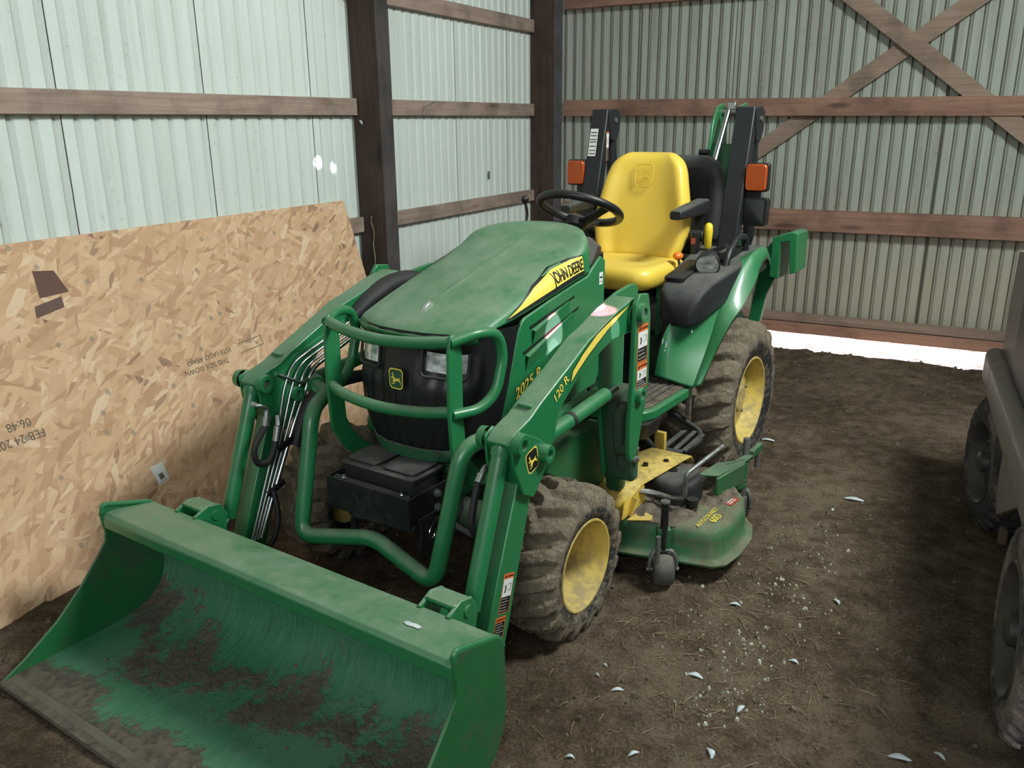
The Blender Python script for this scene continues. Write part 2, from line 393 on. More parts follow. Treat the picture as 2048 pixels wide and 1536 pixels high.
def sheet_mat(name, base, dirt, amount, low=None):
    m, nt, b = nt_new(name)
    st = noise(nt, coords(nt, scale=(22, 22, 1.1)), 1, 5, .65); sp = noise(nt, coords(nt), 34, 5, .75); big = noise(nt, coords(nt), 1.3, 3)
    c = mixc(nt, lvl(nt, big, .35, .7), tuple(x * .93 for x in base), base)
    c = mixc(nt, mth(nt, 'MULTIPLY', lvl(nt, st, .42, .80), amount, clamp=True), c, dirt)
    c = mixc(nt, mth(nt, 'MULTIPLY', lvl(nt, mth(nt, 'MULTIPLY_ADD', st, .35, sp), .80, .90), min(1, amount * 1.1), clamp=True), c, tuple(x * .45 for x in dirt))
    if low:
        sz = nt.nodes.new('ShaderNodeSeparateXYZ'); nt.links.new(coords(nt), sz.inputs[0])
        c = mixc(nt, mth(nt, 'MULTIPLY', lvl(nt, mth(nt, 'MULTIPLY_ADD', big, .5, sz.outputs[2]), 1.35, .75), .6), c, low)
        c = mixc(nt, mth(nt, 'MULTIPLY', lvl(nt, mth(nt, 'MULTIPLY_ADD', sp, .12, sz.outputs[2]), .30, .22), .45), c, (.16, .19, .12))
    nt.links.new(c, b.inputs['Base Color']); b.inputs['Roughness'].default_value = .55; b.inputs['Specular IOR Level'].default_value = .3
    return m
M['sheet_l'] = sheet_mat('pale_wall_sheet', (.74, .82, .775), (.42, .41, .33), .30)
M['sheet_l_g'] = sheet_mat('pale_wall_sheet_shade_grime', (.42, .45, .40), (.20, .185, .145), .85)  # rib slopes: shadow line painted in, together with grime streaks
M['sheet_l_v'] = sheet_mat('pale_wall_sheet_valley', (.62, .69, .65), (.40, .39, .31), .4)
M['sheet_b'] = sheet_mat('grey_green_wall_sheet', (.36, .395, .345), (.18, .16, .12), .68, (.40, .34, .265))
M['sheet_b_g'] = sheet_mat('grey_green_wall_sheet_shade_grime', (.12, .115, .09), (.06, .05, .036), .9)  # darker back wall rib slopes carry painted shade as well as grime
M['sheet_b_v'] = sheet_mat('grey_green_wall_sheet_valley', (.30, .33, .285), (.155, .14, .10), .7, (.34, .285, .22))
M['seam'] = flat('seam_dark', (.03, .03, .028), .8)  # thin dark strip where two sheets overlap
M['girt_l'] = wood('weathered_girt', (.21, .145, .115), (.47, .36, .295), 'y')
M['girt_b'] = wood('reddish_girt', (.15, .078, .056), (.36, .205, .15), 'x')
M['brace'] = wood('brown_brace', (.155, .105, .08), (.34, .25, .19), 'x', knots=False)
M['post'] = wood('dark_post', (.020, .012, .009), (.080, .046, .032), 'z')
M['post_side'] = wood('grey_post_side', (.035, .028, .027), (.10, .085, .08), 'z')
M['post_steel'] = paint('old_grey_post_face', (.085, .085, .095), .7, vary=.3, grime=.4)
def osb_mat():
    m, nt, b = nt_new('strand_board'); base = None
    tc = nt.nodes.new('ShaderNodeTexCoord'); sep = nt.nodes.new('ShaderNodeSeparateXYZ'); nt.links.new(tc.outputs['Object'], sep.inputs[0])
    cmb = nt.nodes.new('ShaderNodeCombineXYZ'); nt.links.new(sep.outputs[1], cmb.inputs[0]); nt.links.new(sep.outputs[2], cmb.inputs[1])
    wob = nt.nodes.new('ShaderNodeTexNoise'); wob.inputs['Scale'].default_value = 7; nt.links.new(cmb.outputs[0], wob.inputs['Vector'])
    vadd = nt.nodes.new('ShaderNodeVectorMath'); vadd.operation = 'MULTIPLY_ADD'; nt.links.new(wob.outputs['Color'], vadd.inputs[0]); vadd.inputs[1].default_value = (.03, .03, 0); nt.links.new(cmb.outputs[0], vadd.inputs[2])
    pal = [(.0, (.46, .26, .145)), (.2, (.57, .345, .20)), (.5, (.65, .405, .245)), (.75, (.69, .455, .27)), (.92, (.74, .51, .32)), (1, (.80, .61, .42))]
    hgt = None
    for i, (rz, sx, sy, th, loc) in enumerate([(.15, 11, 38, -1, 0), (.75, 11, 44, .45, 3.1), (-.45, 10, 46, .60, 7.7), (1.15, 12, 52, .72, 5.3), (.40, 15, 70, .66, 9.9), (.62, 9, 34, .88, 1.7)]):
        mp = nt.nodes.new('ShaderNodeMapping'); mp.vector_type = 'TEXTURE'
        mp.inputs['Rotation'].default_value = (0, 0, rz); mp.inputs['Scale'].default_value = (1 / sx, 1 / sy, 1); mp.inputs['Location'].default_value = (loc, loc * .3, 0)
        nt.links.new(vadd.outputs[0], mp.inputs[0])
        vo = nt.nodes.new('ShaderNodeTexVoronoi'); vo.voronoi_dimensions = '2D'; vo.inputs['Scale'].default_value = 1; nt.links.new(mp.outputs[0], vo.inputs['Vector'])
        sc_ = nt.nodes.new('ShaderNodeSeparateColor'); nt.links.new(vo.outputs['Color'], sc_.inputs[0])
        col = ramp(nt, sc_.outputs[0], pal)
        col = mixc(nt, mth(nt, 'MULTIPLY', lvl(nt, noise(nt, mp.outputs[0], 2.5, 4, .6), .35, .75), .18), col, (.42, .25, .14))
        drk = mth(nt, 'GREATER_THAN', sc_.outputs[2], .984)
        col = mixc(nt, mth(nt, 'MULTIPLY', drk, .7), col, (.19, .10, .075))
        if base is None: base = col; hgt = sc_.outputs[1]
        else:
            ms = mth(nt, 'GREATER_THAN', sc_.outputs[1], th); base = mixc(nt, mth(nt, 'MULTIPLY', ms, .85), base, col); hgt = mth(nt, 'MULTIPLY_ADD', ms, .5, hgt)
    soil = mth(nt, 'MULTIPLY', lvl(nt, mth(nt, 'MULTIPLY_ADD', noise(nt, cmb.outputs[0], 9, 5, .7), .22, sep.outputs[2]), .24, .04), .35)
    base = mixc(nt, soil, base, (.40, .29, .19))
    spots = nt.nodes.new('ShaderNodeTexVoronoi'); spots.voronoi_dimensions = '2D'; spots.inputs['Scale'].default_value = 4.6; nt.links.new(cmb.outputs[0], spots.inputs['Vector'])
    base = mixc(nt, mth(nt, 'MULTIPLY', lvl(nt, spots.outputs['Distance'], .052, .042), .6), base, (.22, .21, .17))
    nt.links.new(base, b.inputs['Base Color']); b.inputs['Roughness'].default_value = .75; bump(nt, b, hgt, .12, .003); return m
M['osb'] = osb_mat()
M['ink'] = flat('stamped_ink', (.15, .12, .085), .8)
M['utv'] = paint('taupe_body_panel', (.27, .225, .215), .42, dust=.3, vary=.12, film=.25)
M['utv_dark'] = paint('dark_body_panel', (.03, .03, .034), .45, dust=.3, vary=.2)
M['utv_tire'] = paint('knobbly_tire_rubber', (.035, .033, .034), .85, vary=.3, grime=.9, grimecol=(.26, .20, .185), bmp=.3)
M['utv_rim'] = paint('dark_wheel_steel', (.075, .07, .06), .5, metal=.4, vary=.2, grime=.5, grimecol=(.15, .11, .09))
M['roof'] = flat('roof_sheet', (.30, .31, .29), .7)
M['gravel'] = flat('sunlit_gravel', (.62, .60, .58), .9)

M['lip'] = paint('worn_muddy_lip', (.125, .115, .085), .6, metal=.2, vary=.3, grime=.7, grimecol=(.10, .08, .058), scale=14)
M['seat_grey'] = paint('charcoal_seat_vinyl', (.034, .036, .037), .55, dust=.4, dustcol=(.12, .12, .11), vary=.25, film=.2)
M['deck'] = paint('mower_deck_paint', (.013, .135, .044), .40, dust=.75, dustcol=(.185, .16, .11), grime=.65, grimecol=(.11, .09, .06), vary=.2, scale=11, film=.14)
# ------------------------------------------------------------------ building
def corrugated(a0, a1, z0, z1, pitch, crest, face, depth, seams, mk, dark_after=True):
    """profile along a: wide crests near the room, narrow grooves away from it; mk(a, d, z)"""
    mb = MB(); rows = []
    prof = []
    k = math.floor(a0 / pitch)
    while k * pitch < a1:
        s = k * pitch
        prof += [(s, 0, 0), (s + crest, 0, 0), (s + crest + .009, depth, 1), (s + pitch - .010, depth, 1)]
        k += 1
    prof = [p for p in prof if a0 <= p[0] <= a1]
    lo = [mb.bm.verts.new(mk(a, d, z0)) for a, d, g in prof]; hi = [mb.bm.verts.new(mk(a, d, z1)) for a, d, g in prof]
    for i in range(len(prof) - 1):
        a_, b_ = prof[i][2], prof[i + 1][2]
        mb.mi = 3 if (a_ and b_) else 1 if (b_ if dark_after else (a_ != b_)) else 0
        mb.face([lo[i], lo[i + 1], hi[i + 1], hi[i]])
    mb.mi = 2
    for s in seams:
        if a0 < s < a1:
            e = -.0012; mb.face([mb.bm.verts.new(mk(s - .0022, e, z0)), mb.bm.verts.new(mk(s + .0022, e, z0)), mb.bm.verts.new(mk(s + .0022, e, z1)), mb.bm.verts.new(mk(s - .0022, e, z1))])
    return mb
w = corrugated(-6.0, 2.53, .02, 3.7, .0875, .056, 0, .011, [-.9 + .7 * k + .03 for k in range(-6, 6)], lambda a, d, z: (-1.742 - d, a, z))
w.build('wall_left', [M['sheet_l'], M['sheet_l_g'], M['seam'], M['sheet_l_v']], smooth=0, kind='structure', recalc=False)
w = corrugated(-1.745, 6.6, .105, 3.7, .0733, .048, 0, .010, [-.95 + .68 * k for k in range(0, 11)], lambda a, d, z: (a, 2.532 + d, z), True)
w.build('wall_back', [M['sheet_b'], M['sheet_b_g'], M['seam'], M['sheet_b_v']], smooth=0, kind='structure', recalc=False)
TR = [0]
def trim(mb, mat, bevel=.003, name=None):
    TR[0] += 1
    return mb.build(name or 'trim_%d' % TR[0], mat, smooth=30, bevel=bevel, kind='structure')
for z0, z1 in ((1.557, 1.645), (2.143, 2.232), (.930, 1.012), (.38, .468), (2.75, 2.84)):
    for y0, y1 in ((-6.0, .152), (.283, 2.295)):
        trim(MB().box((-1.721, (y0 + y1) / 2, (z0 + z1) / 2), (.040, y1 - y0, z1 - z0)), M['girt_l'])
trim(MB().box((-1.722, -1.7, .09), (.038, 8.4, .14)), M['girt_l'], name='baseboard_left')
def post(x0, x1, y0, y1):
    mb = MB(); mb.box(((x0 + x1) / 2, (y0 + y1) / 2, 1.83), (x1 - x0, y1 - y0, 3.7))
    mb.bm.faces.ensure_lookup_table()
    for f in mb.bm.faces:
        f.normal_update()
        if f.normal.x > .9: f.material_index = 1
    return mb
trim(post(-1.738, -1.556, .16, .275), [M['post'], M['post_side']], .004)
trim(post(-1.738, -1.540, 2.302, 2.446), [M['post'], M['post_steel']], .004)
# back wall girts and crossed braces (the braces lie between the girts and the sheets)
def bx(x0, x1, z0, z1, y0=2.452, y1=2.53, dz=0):
    mb = MB(); mb.box(((x0 + x1) / 2, (y0 + y1) / 2, (z0 + z1) / 2), (x1 - x0, y1 - y0, z1 - z0)); 
    for v in mb.bm.verts: v.co.z += dz * (v.co.x - x0) / 3.0
    return mb
trim(bx(-1.535, 6.6, 1.556, 1.672, dz=-.030), M['girt_b'])
trim(bx(-1.535, 6.6, .775, .915, dz=.004), M['girt_b'])
trim(bx(-1.535, 6.6, 2.308, 2.43), M['girt_b'])
trim(bx(-1.535, 6.6, 2.95, 3.07), M['girt_b'])
trim(bx(-1.535, 6.6, .128, .186, 2.475, 2.531), M['brace'], name='baseboard_back')
trim(bx(-1.535, 6.6, .050, .124, 2.452, 2.53), M['girt_b'], name='baseboard_back.001')
def brace(a, b, y, wd=.112, th=.026):
    return MB().bar((a[0], y, a[1]), (b[0], y, b[1]), th, wd, up=(0, 0, 1) if False else (0, 0, 1))
def brace2(a, b, y, wd, th):
    a, b = Vector((a[0], 0, a[1])), Vector((b[0], 0, b[1])); d = (b - a).normalized(); n = Vector((-d.z, 0, d.x)) * wd / 2
    poly = [(p.x, p.z) for p in (a - n, b - n, b + n, a + n)]
    return MB().prism(poly, y - th / 2, y + th / 2, 'y')
trim(brace2((-.42, 2.95), (1.90, 1.145), 2.475, .108, .022), M['brace'])
trim(brace2((2.10, 2.87), (-.35, 1.10), 2.506, .108, .022), M['brace'])
MB().box((2.2, -1.6, 3.72), (9.2, 9.2, .05)).build('ceiling', M['roof'], kind='structure')
# dirt floor with small heaps and a rough threshold at the gap
def axis_pts(a, b, lo, hi, fine, coarse):
    out = []; x = a
    while x < b: out.append(x); x += fine if lo <= x < hi else coarse
    out.append(b); return out
def floor_h(x, y):
    p = Vector((x, y, 0))
    h = .012 * mnoise.fractal(p * 2.3, .9, 2.1, 3) + .0085 * mnoise.fractal(p * 9, .8, 2.1, 3) + .0045 * mnoise.fractal(p * 34, .8, 2.2, 2)
    t = sstep(1.2, 2.2, y) * (1 - .5 * sstep(2.35, 2.6, y))
    h += t * (.020 * mnoise.fractal(Vector((x * 3.2, y * 6, 2)), .8, 2.1, 4) - .004) - .075 * sstep(2.15, 2.50, y)
    return h - .004
mb = MB(); xs = axis_pts(-1.76, 6.8, -1.5, 1.95, .022, .2); ys = axis_pts(-6.2, 3.0, -2.95, 2.75, .022, .2)
R = [[mb.bm.verts.new((x, y, floor_h(x, y))) for y in ys] for x in xs]
for a, b in zip(R, R[1:]):
    for i in range(len(ys) - 1): mb.face([a[i], b[i], b[i + 1], a[i + 1]])
FLOOR = mb.build('floor', M['dirt'], smooth=180, kind='structure', recalc=False)
MB().box((2.4, 7.96, -.14), (14, 10, .1)).build('ground_outside', M['gravel'], kind='structure')

# ------------------------------------------------------------------ strand board leaning on the left wall
def osb_at(y, z, out=0.0):
    t = z / 1.115; s = (y + 2.43) / 2.44
    xb = lerp(-1.237, -1.383, s); return Vector((lerp(xb, -1.722, t) + out * .93, y, z + out * .34))
mb = MB(); n = 12
for out in (0,):
    F = [[mb.bm.verts.new(osb_at(-2.43 + 2.44 * i / n, -.004 + 1.119 * j / n)) for j in range(n + 1)] for i in range(n + 1)]
    B = [[mb.bm.verts.new(osb_at(-2.43 + 2.44 * i / n, -.004 + 1.119 * j / n, -.0115)) for j in range(n + 1)] for i in range(n + 1)]
    for i in range(n):
        for j in range(n):
            mb.face([F[i][j], F[i + 1][j], F[i + 1][j + 1], F[i][j + 1]]); mb.face([B[i][j], B[i][j + 1], B[i + 1][j + 1], B[i + 1][j]])
        mb.face([F[i][0], B[i][0], B[i + 1][0], F[i + 1][0]]); mb.face([F[i][n], F[i + 1][n], B[i + 1][n], B[i][n]])
        mb.face([F[0][i], F[0][i + 1], B[0][i + 1], B[0][i]]); mb.face([F[n][i], B[n][i], B[n][i + 1], F[n][i + 1]])
board = mb.build('strand_board_sheet', M['osb'], label='tan oriented strand board sheet leaning against the left wall behind the loader bucket', cat='board', smooth=0)
def om(y0, z0, ang=0.0):
    ca, sa = math.cos(ang), math.sin(ang)
    return lambda x, y, h=0.0: osb_at(y0 + x * ca - y * sa, z0 + x * sa + y * ca, .0008 + h)
put_text('stamped_lettering', 'THIS SIDE DOWN', .030, om(-1.24, .524, PI), M['ink'], board, spacing=1.05)
put_text('stamped_lettering', 'ESTE LADO ABAJO', .029, om(-1.21, .560, PI + .02), M['ink'], board, spacing=1.05)
put_text('stamped_lettering', 'FEB 24 2022', .040, om(-2.115, .494, PI), M['ink'], board)
put_text('stamped_lettering', '06:48', .040, om(-2.09, .540, PI), M['ink'], board)
put_poly('stamped_outline', [[(-.075, -.02), (.075, -.02), (.075, -.017), (-.075, -.017)], [(-.075, .02), (.075, .02), (.075, .023), (-.075, .023)], [(.072, -.02), (.075, -.02), (.075, .02), (.072, .02)]], om(-.96, .555, .05), M['ink'], board)
put_poly('dark_strand', [[(-.058, -.045), (.06, -.035), (.03, .045), (-.05, .05)]], om(-1.775, .960, -.05), flat('dark_strand_wood', (.135, .072, .056), .8), board)
put_poly('dark_strand', [[(-.065, -.022), (.055, -.018), (.065, .020), (-.05, .016)]], om(-1.815, .884, .12), flat('dark_strand_wood_2', (.14, .085, .068), .8), board)
tag = put_poly('paper_tag', [[(-.028, -.036), (.026, -.036), (.030, .034), (-.030, .038)]], om(-1.65, .212, .12), M['decal_white'], board, .0006, label='small torn white stapled paper tag')
put_poly('tag_print', [[(-.012, -.022), (.010, -.022), (.010, .0), (-.012, .0)], [(-.020, -.030), (.018, -.030), (.018, -.028), (-.020, -.028)]], om(-1.65, .212, .12), M['ink'], tag, .001)
# twine on the post, feather caught on the post, stuck tape
MB().tube(catmull([(-1.650, .155, 1.02), (-1.655, .157, .985), (-1.64, .157, .93), (-1.648, .157, .86), (-1.642, .157, .78), (-1.65, .157, .70)], 6), .0035, 8).build('twine', M['straw'], label='thin pale twine hanging beside the dark middle post', cat='string')

# ------------------------------------------------------------------ litter on the floor
def feather(loc, ang, L, bend, label, dark=False):
    mb = MB(); rows = []; n = 9
    for i in range(n + 1):
        t = i / n; wd = .40 * L * (math.sin(PI * min(1, t * .93 + .05)) ** .7) * .5 + .0005
        cx = (t - .5) * L; cy = bend * L * (1 - (2 * t - 1) ** 2); z = .006 + .010 * math.sin(PI * t)
        rows.append([(cx, cy - wd, z - .003), (cx, cy - wd * .5, z), (cx, cy, z + .002), (cx, cy + wd * .5, z), (cx, cy + wd, z - .003)])
    mb.grid(rows)
    q = mb.build('feather', M['feather'], label=label, cat='feather', group='loose feathers on the dirt floor', smooth=60, solid=.0008)
    s = MB().tube([(-L * .62, -bend * L * .2, .004), (-L * .5, 0, .007), (0, bend * L, .0185), (L * .45, 0, .008)], .0011, 6).build('quill', M['crumb'], q)
    q.scale = (.62, .62, .62); q.location = (loc[0], loc[1], floor_h(*loc)); q.rotation_euler = (0, 0, ang)
    return q
FE = [((.603, -1.788), .5, .058, .02, 'small white feather with a dark foot lying right of the bucket corner'),
 ((.791, -1.217), .1, .058, .12, 'curved white feather on the dirt in front of the mower caster wheel'),
 ((1.082, -1.05), -.8, .05, .08, 'grey white feather on bare dirt right of the pale crumbs, level with the front tire'),
 ((.899, -1.921), -1.0, .062, .16, 'curved white feather at the bottom edge of the floor, centre right'),
 ((.735, -2.018), .9, .05, .05, 'ragged grey feather at the bottom edge of the floor near the bucket side plate'),
 ((1.016, -1.433), -.2, .048, .15, 'small curved feather right of the crumb patch beside the front tire'),
 ((.779, -1.634), .0, .075, .10, 'wide fluffy white feather among straw in the middle of the crumbs'),
 ((.929, -1.715), 1.3, .06, .04, 'upright grey feather tip next to the lower crumb patch'),
 ((1.034, -.193), .05, .125, .03, 'long slim pale feather on dark dirt right of the mower deck'),
 ((.598, -2.099), .2, .04, .1, 'tiny grey feather at the bottom frame edge beside the bucket'),
 ((.533, -1.707), -.3, .028, .02, 'tiny white feather tuft just right of the front tire shadow'),
 ((.532, -1.765), -.2, .026, .02, 'tiny white feather tuft nearest the bucket side plate'),
 ((.565, .359), .1, .11, .02, 'long thin feather behind the mower deck beside the rear tire'),
 ((1.322, -1.72), .15, .085, .03, 'flat pale feather at the lower right of the floor'),
 ((1.409, -1.659), -.6, .05, .06, 'grey feather in the lower right corner close to the vehicle tire')]
for f in FE: feather(*f)
def grit(name, mat, pts, kind_label, cat, sizes, parent=None):
    mb = MB()
    for (x, y) in pts:
        r = min(sizes[1], sizes[0] * math.exp(abs(random.gauss(0, .75)))); z = floor_h(x, y) + r * .3
        q = [Vector((math.cos(a) * r * random.uniform(.6, 1.2), math.sin(a) * r * random.uniform(.6, 1.2), 0)) for a in (0, 1.26, 2.5, 3.8, 5)]
        b = [mb.bm.verts.new(Vector((x, y, z - r * .5)) + v) for v in q]; t = [mb.bm.verts.new(Vector((x, y, z + r * random.uniform(.3, .7))) + v * .6) for v in q]
        for i in range(5): mb.face([b[i], b[(i + 1) % 5], t[(i + 1) % 5], t[i]])
        mb.face(t)
    return mb.build(name, mat, parent, label=kind_label, cat=cat, kind='stuff', smooth=0)
def cluster(n, cx, cy, sx, sy): return [(random.gauss(cx, sx), random.gauss(cy, sy)) for _ in range(n)]
P = cluster(150, .84, -1.45, .085, .10) + cluster(90, .87, -1.70, .06, .06) + cluster(110, .89, -1.06, .12, .10) + cluster(110, .92, -.75, .16, .25) + [(random.uniform(.5, 1.35), random.uniform(-2.15, .3)) for _ in range(190)]
P = [p for p in P if p[0] > .52 and p[1] < .5]
grit('feed_crumbs', M['crumb'], P[:460], 'pale broken feed crumbs scattered over the dirt in front of the mower deck', 'crumbs', (.0015, .0085))
P = [(random.uniform(-1.2, 1.5), random.uniform(-2.6, 2.3)) for _ in range(3200)] + [(random.uniform(.0, 1.6), random.uniform(1.4, 2.4)) for _ in range(500)]
grit('soil_clods', M['clod'], P, None, None, (.0022, .012), FLOOR)
mb = MB(); mb2 = MB()
for i in range(760):
    x, y = (random.gauss(.85, .22), random.gauss(-1.45, .35)) if i < 300 else (random.uniform(-.6, 1.4), random.uniform(-2.5, 2.2))
    a = random.uniform(0, PI); L = random.uniform(.012, .055) * (1.5 if random.random() < .1 else 1); z = floor_h(x, y) + .003; d = Vector((math.cos(a), math.sin(a), random.uniform(-.08, .12))) * L / 2; c = Vector((x, y, z + abs(d.z)))
    (mb if (x > .62 and y < .6 and x < 1.3) else mb2).tube([c - d, c + d * .1 + Vector((0, 0, .002)), c + d], random.uniform(.0005, .0013), 4, cap=False)
mb2.build('straw_bits', M['straw'], FLOOR, kind='stuff', smooth=0)
mb.build('straw_litter', M['straw'], label='loose straw stalks among the pale crumbs on the dirt right of the tractor', cat='straw', kind='stuff', smooth=0)

q = feather((.603, -1.788), 0, .055, .15, 'small white feather caught on the dark middle post below the upper girt'); q.location = (-1.690, .1655, 1.520); q.rotation_euler = (PI / 2, .9, 0); del q['group']
MB().box((-1.738, 1.65, 1.158), (.010, .014, .055)).build('metal_clip', M['bare'], label='small tarnished metal clip on the pale left wall near the corner', cat='clip', bevel=.003)
MB().tube([(-1.699, .78, 1.575), (-1.697, .79, 1.605), (-1.699, .93, 1.64)], .0022, 6).build('bent_wire', M['bare'], label='bent dark wire stapled to the middle girt right of the post', cat='wire')
# ------------------------------------------------------------------ compact tractor (X forward, Y to its left, Z up; origin on the ground under the rear axle)
T = empty('compact_tractor', (0, 0, 0), math.radians(-95.91064), 'green compact tractor with yellow seat, front loader bucket, belly mower and rear digger', 'tractor')
def pt(name, mb, mat, parent=None, **kw): return mb.build(name, mat, parent or T, **kw)
def mir(fn):
    for s in (1, -1): fn(s)

# ---- wheels
def make_tire(name, cx, cy, side, R, rr, wd, lugs, lugh, seg, phase=0):
    """side +1: outer face toward +Y"""
    M_ = 26; prof = []
    hw = wd / 2
    base = [(-.80, rr), (-.92, rr + (R - rr) * .12), (-1.0, rr + (R - rr) * .42), (-.98, rr + (R - rr) * .66), (-.90, R * .955), (-.72, R * .985)]
    tread = [(-.72 + 1.44 * i / 16, R * (.985 + .015 * (1 - (i / 8 - 1) ** 2))) for i in range(1, 16)]
    P = base + tread + [(-a, r) for a, r in base[::-1]]
    def fn(a, h, r):
        y = h / hw; e = abs(y)
        p = Vector((math.cos(a) * 1.3, math.sin(a) * 1.3, h * 6 + cx))
        n = mnoise.fractal(p * 5, .8, 2.1, 4) * .0038 + mnoise.noise(p * 26) * .0022
        if r > R * .93:
            ph = (a / (2 * PI) * lugs + phase + (.5 if y < 0 else 0) + .42 * e * 1.2) % 1.0
            k = sstep(.06, .15, ph) * (1 - sstep(.56, .67, ph))
            k *= 1.0 if e < .98 else .6
            k *= 1 - sstep(.0, .12, .06 - y) * (0 if e > .06 else 0)
            return r + (k - .55) * lugh * (.65 + .35 * sstep(-.3, .4, mnoise.noise(p * 2.2) + .25)) + n
        if r > R * .80: 
            ph = (a / (2 * PI) * lugs + phase + (.5 if y < 0 else 0) + .5) % 1.0
            return r + n * 1.2 + .005 * sstep(.06, .2, ph) * (1 - sstep(.56, .72, ph))
        return r + n * .3
    mb = MB(); mb.lathe([(h * hw * side, r) for h, r in P], (cx, cy, R - .012), (0, 1, 0), seg, fn=lambda a, h, r: fn(a * 1, h * side, r))
    o = mb.build(name, M['tire'], T, smooth=60)
    at = o.data.attributes.new('mud', 'FLOAT', 'POINT')
    for i, v in enumerate(o.data.vertices):
        q = Vector((v.co.x - cx, 0, v.co.z - R + .012)); d = q.length
        at.data[i].value = .26 + .50 * sstep(R * .74, R * .92, d) + (.0 if d > R * .74 else .16 * sstep(rr * 1.10, rr * 1.0, d))
    return o
def make_rim(tire, cx, cy, side, zc, rr, wd, dish, hub):
    yo = side * wd * .40
    prof = [(yo + side * .008, rr * 1.06), (yo + side * .014, rr * 1.05), (yo + side * .014, rr * 1.01), (yo, rr * .985), (yo - side * .02, rr * .97), (yo - side * .035, rr * .93), (yo - side * dish * .75, rr * .90), (yo - side * dish, rr * .84), (yo - side * (dish - .008), rr * .62), (yo - side * (dish - .022), rr * .40), (yo - side * (dish - .022), .002)]
    r = MB().lathe(prof, (cx, cy, zc), (0, 1, 0), 72).build('wheel_rim', M['rim'], tire, smooth=35)
    yy = cy + yo - side * (dish - .022)
    h = MB().tube([(cx, yy - side * .002, zc), (cx, yy + side * .010, zc)], [hub, hub * .86], 24)
    h.build('wheel_hub', M['rim'], tire, bevel=.004)
    for k in range(5):
        a = 2 * PI * k / 5 + .3; mb = MB(); mb.bolt((cx + math.cos(a) * rr * .50, yy - side * .006, zc + math.sin(a) * rr * .50), (0, side, 0), .006, .006); mb.build('wheel_bolt', M['bare'], tire, smooth=30)
    MB().tube([(cx + rr * .55, yy - side * .008, zc + rr * .45), (cx + rr * .6, yy + side * .02, zc + rr * .5)], .004, 8).build('valve_stem', M['rubber_hose'], tire)
def wheels(s):
    t = make_tire('front_tire', 1.51, s * .466, s, .232, .140, .218, 17, .030, 420, .2); make_rim(t, 1.51, s * .466, s, .220, .140, .218, .125, .035)
    t = make_tire('rear_tire', 0, s * .425, s, .338, .186, .285, 19, .038, 480, .1); make_rim(t, 0, s * .425, s, .334 - .008, .186, .285, .06, .060)
mir(wheels)

# ---- chassis, engine block, axles (dark mass below the hood)
mb = MB(); mb.box((1.28, 0, .40), (.60, .22, .14)); mb.box((.75, 0, .46), (.7, .30, .26)); mb.box((.1, 0, .46), (.75, .34, .30)); pt('transmission_case', mb, M['green_dark'], bevel=.02)
mb = MB(); mb.box((1.22, 0, .66), (.56, .36, .30)); mb.tube([(1.05, .2, .72), (1.38, .2, .72)], .05, 16); mb.tube([(1.3, -.18, .6), (1.3, .23, .6)], .06, 16); mb.box((.98, .14, .66), (.12, .14, .22)); pt('engine_block', mb, M['grey_cast'], bevel=.01)
mb = MB(); mb.tube([(1.51, -.36, .222), (1.51, -.15, .27), (1.51, .15, .27), (1.51, .36, .222)], [.05, .06, .06, .05], 16); mb.box((1.51, 0, .31), (.16, .12, .10)); pt('front_axle', mb, M['green_dark'])
mb = MB(); mb.tube([(0, -.30, .326), (0, .30, .326)], .075, 20); pt('rear_axle', mb, M['green_dark'])
mb = MB(); mb.box((1.59, 0, .335), (.12, .22, .05)); mb.box((1.62, .12, .36), (.14, .02, .14)); mb.box((1.62, -.12, .36), (.14, .02, .14)); pt('front_frame', mb, M['black_steel'], bevel=.004)
for s in (1, -1): MB().tube([(1.62, s * .08, .30), (1.60, s * .2, .255), (1.53, s * .33, .24)], .013, 10).build('steering_link', M['black_steel'], T)

# ---- hood
HC = [(0, 1.672, .908), (.025, 1.655, .925), (.06, 1.628, .937), (.14, 1.557, .962), (.26, 1.44, 1.000), (.45, 1.258, 1.050), (.62, 1.10, 1.088), (.76, .985, 1.118), (.86, .915, 1.143), (.93, .868, 1.160), (1, .835, 1.163)]
def hood_pt(u, s):
    zc = interp([(a, z) for a, x, z in HC], u); xc = interp([(a, x) for a, x, z in HC], u)
    xe = interp([(0, 1.600), (.06, 1.575), (.14, 1.505), (.26, 1.395), (.45, 1.245), (.62, 1.13), (.76, 1.06), (1, .992)], u)
    ze = interp([(0, .905), (.06, .918), (.14, .929), (.26, .945), (.45, .972), (.62, .992), (.76, 1.003), (1, 1.012)], u)
    w = interp([(0, .238), (.06, .246), (.2, .258), (.5, .267), (1, .268)], u)
    a = abs(s); 
    ty = [(0, 0), (.30, .34), (.52, .60), (.66, .76), (.76, .865), (.82, .925), (.88, .965), (.94, .985), (1, 1.0)]
    tz = [(0, 1), (.30, .985), (.52, .945), (.66, .885), (.76, .79), (.82, .68), (.88, .50), (.94, .25), (1, 0)]
    y = w * interp(ty, a); z = ze + (zc - ze) * interp(tz, a); x = xc + (xe - xc) * (interp(ty, a) ** 2.4)
    if u > .9: x = x  
    crease = .0035 * math.exp(-((a - .0) / .02) ** 2) * sstep(.14, .2, u) * (1 - sstep(.7, .8, u))
    return Vector((x, y * (1 if s >= 0 else -1), z + crease))
US = [0, .008, .02, .04, .07] + [.1 + .9 * i / 34 for i in range(35)]
SS = sorted(set([round(i / 24, 4) for i in range(-24, 25)] + [.01, -.01, .02, -.02, .9, -.9, .97, -.97]))
mb = MB(); rows = [[hood_pt(u, s) for s in SS] for u in US]
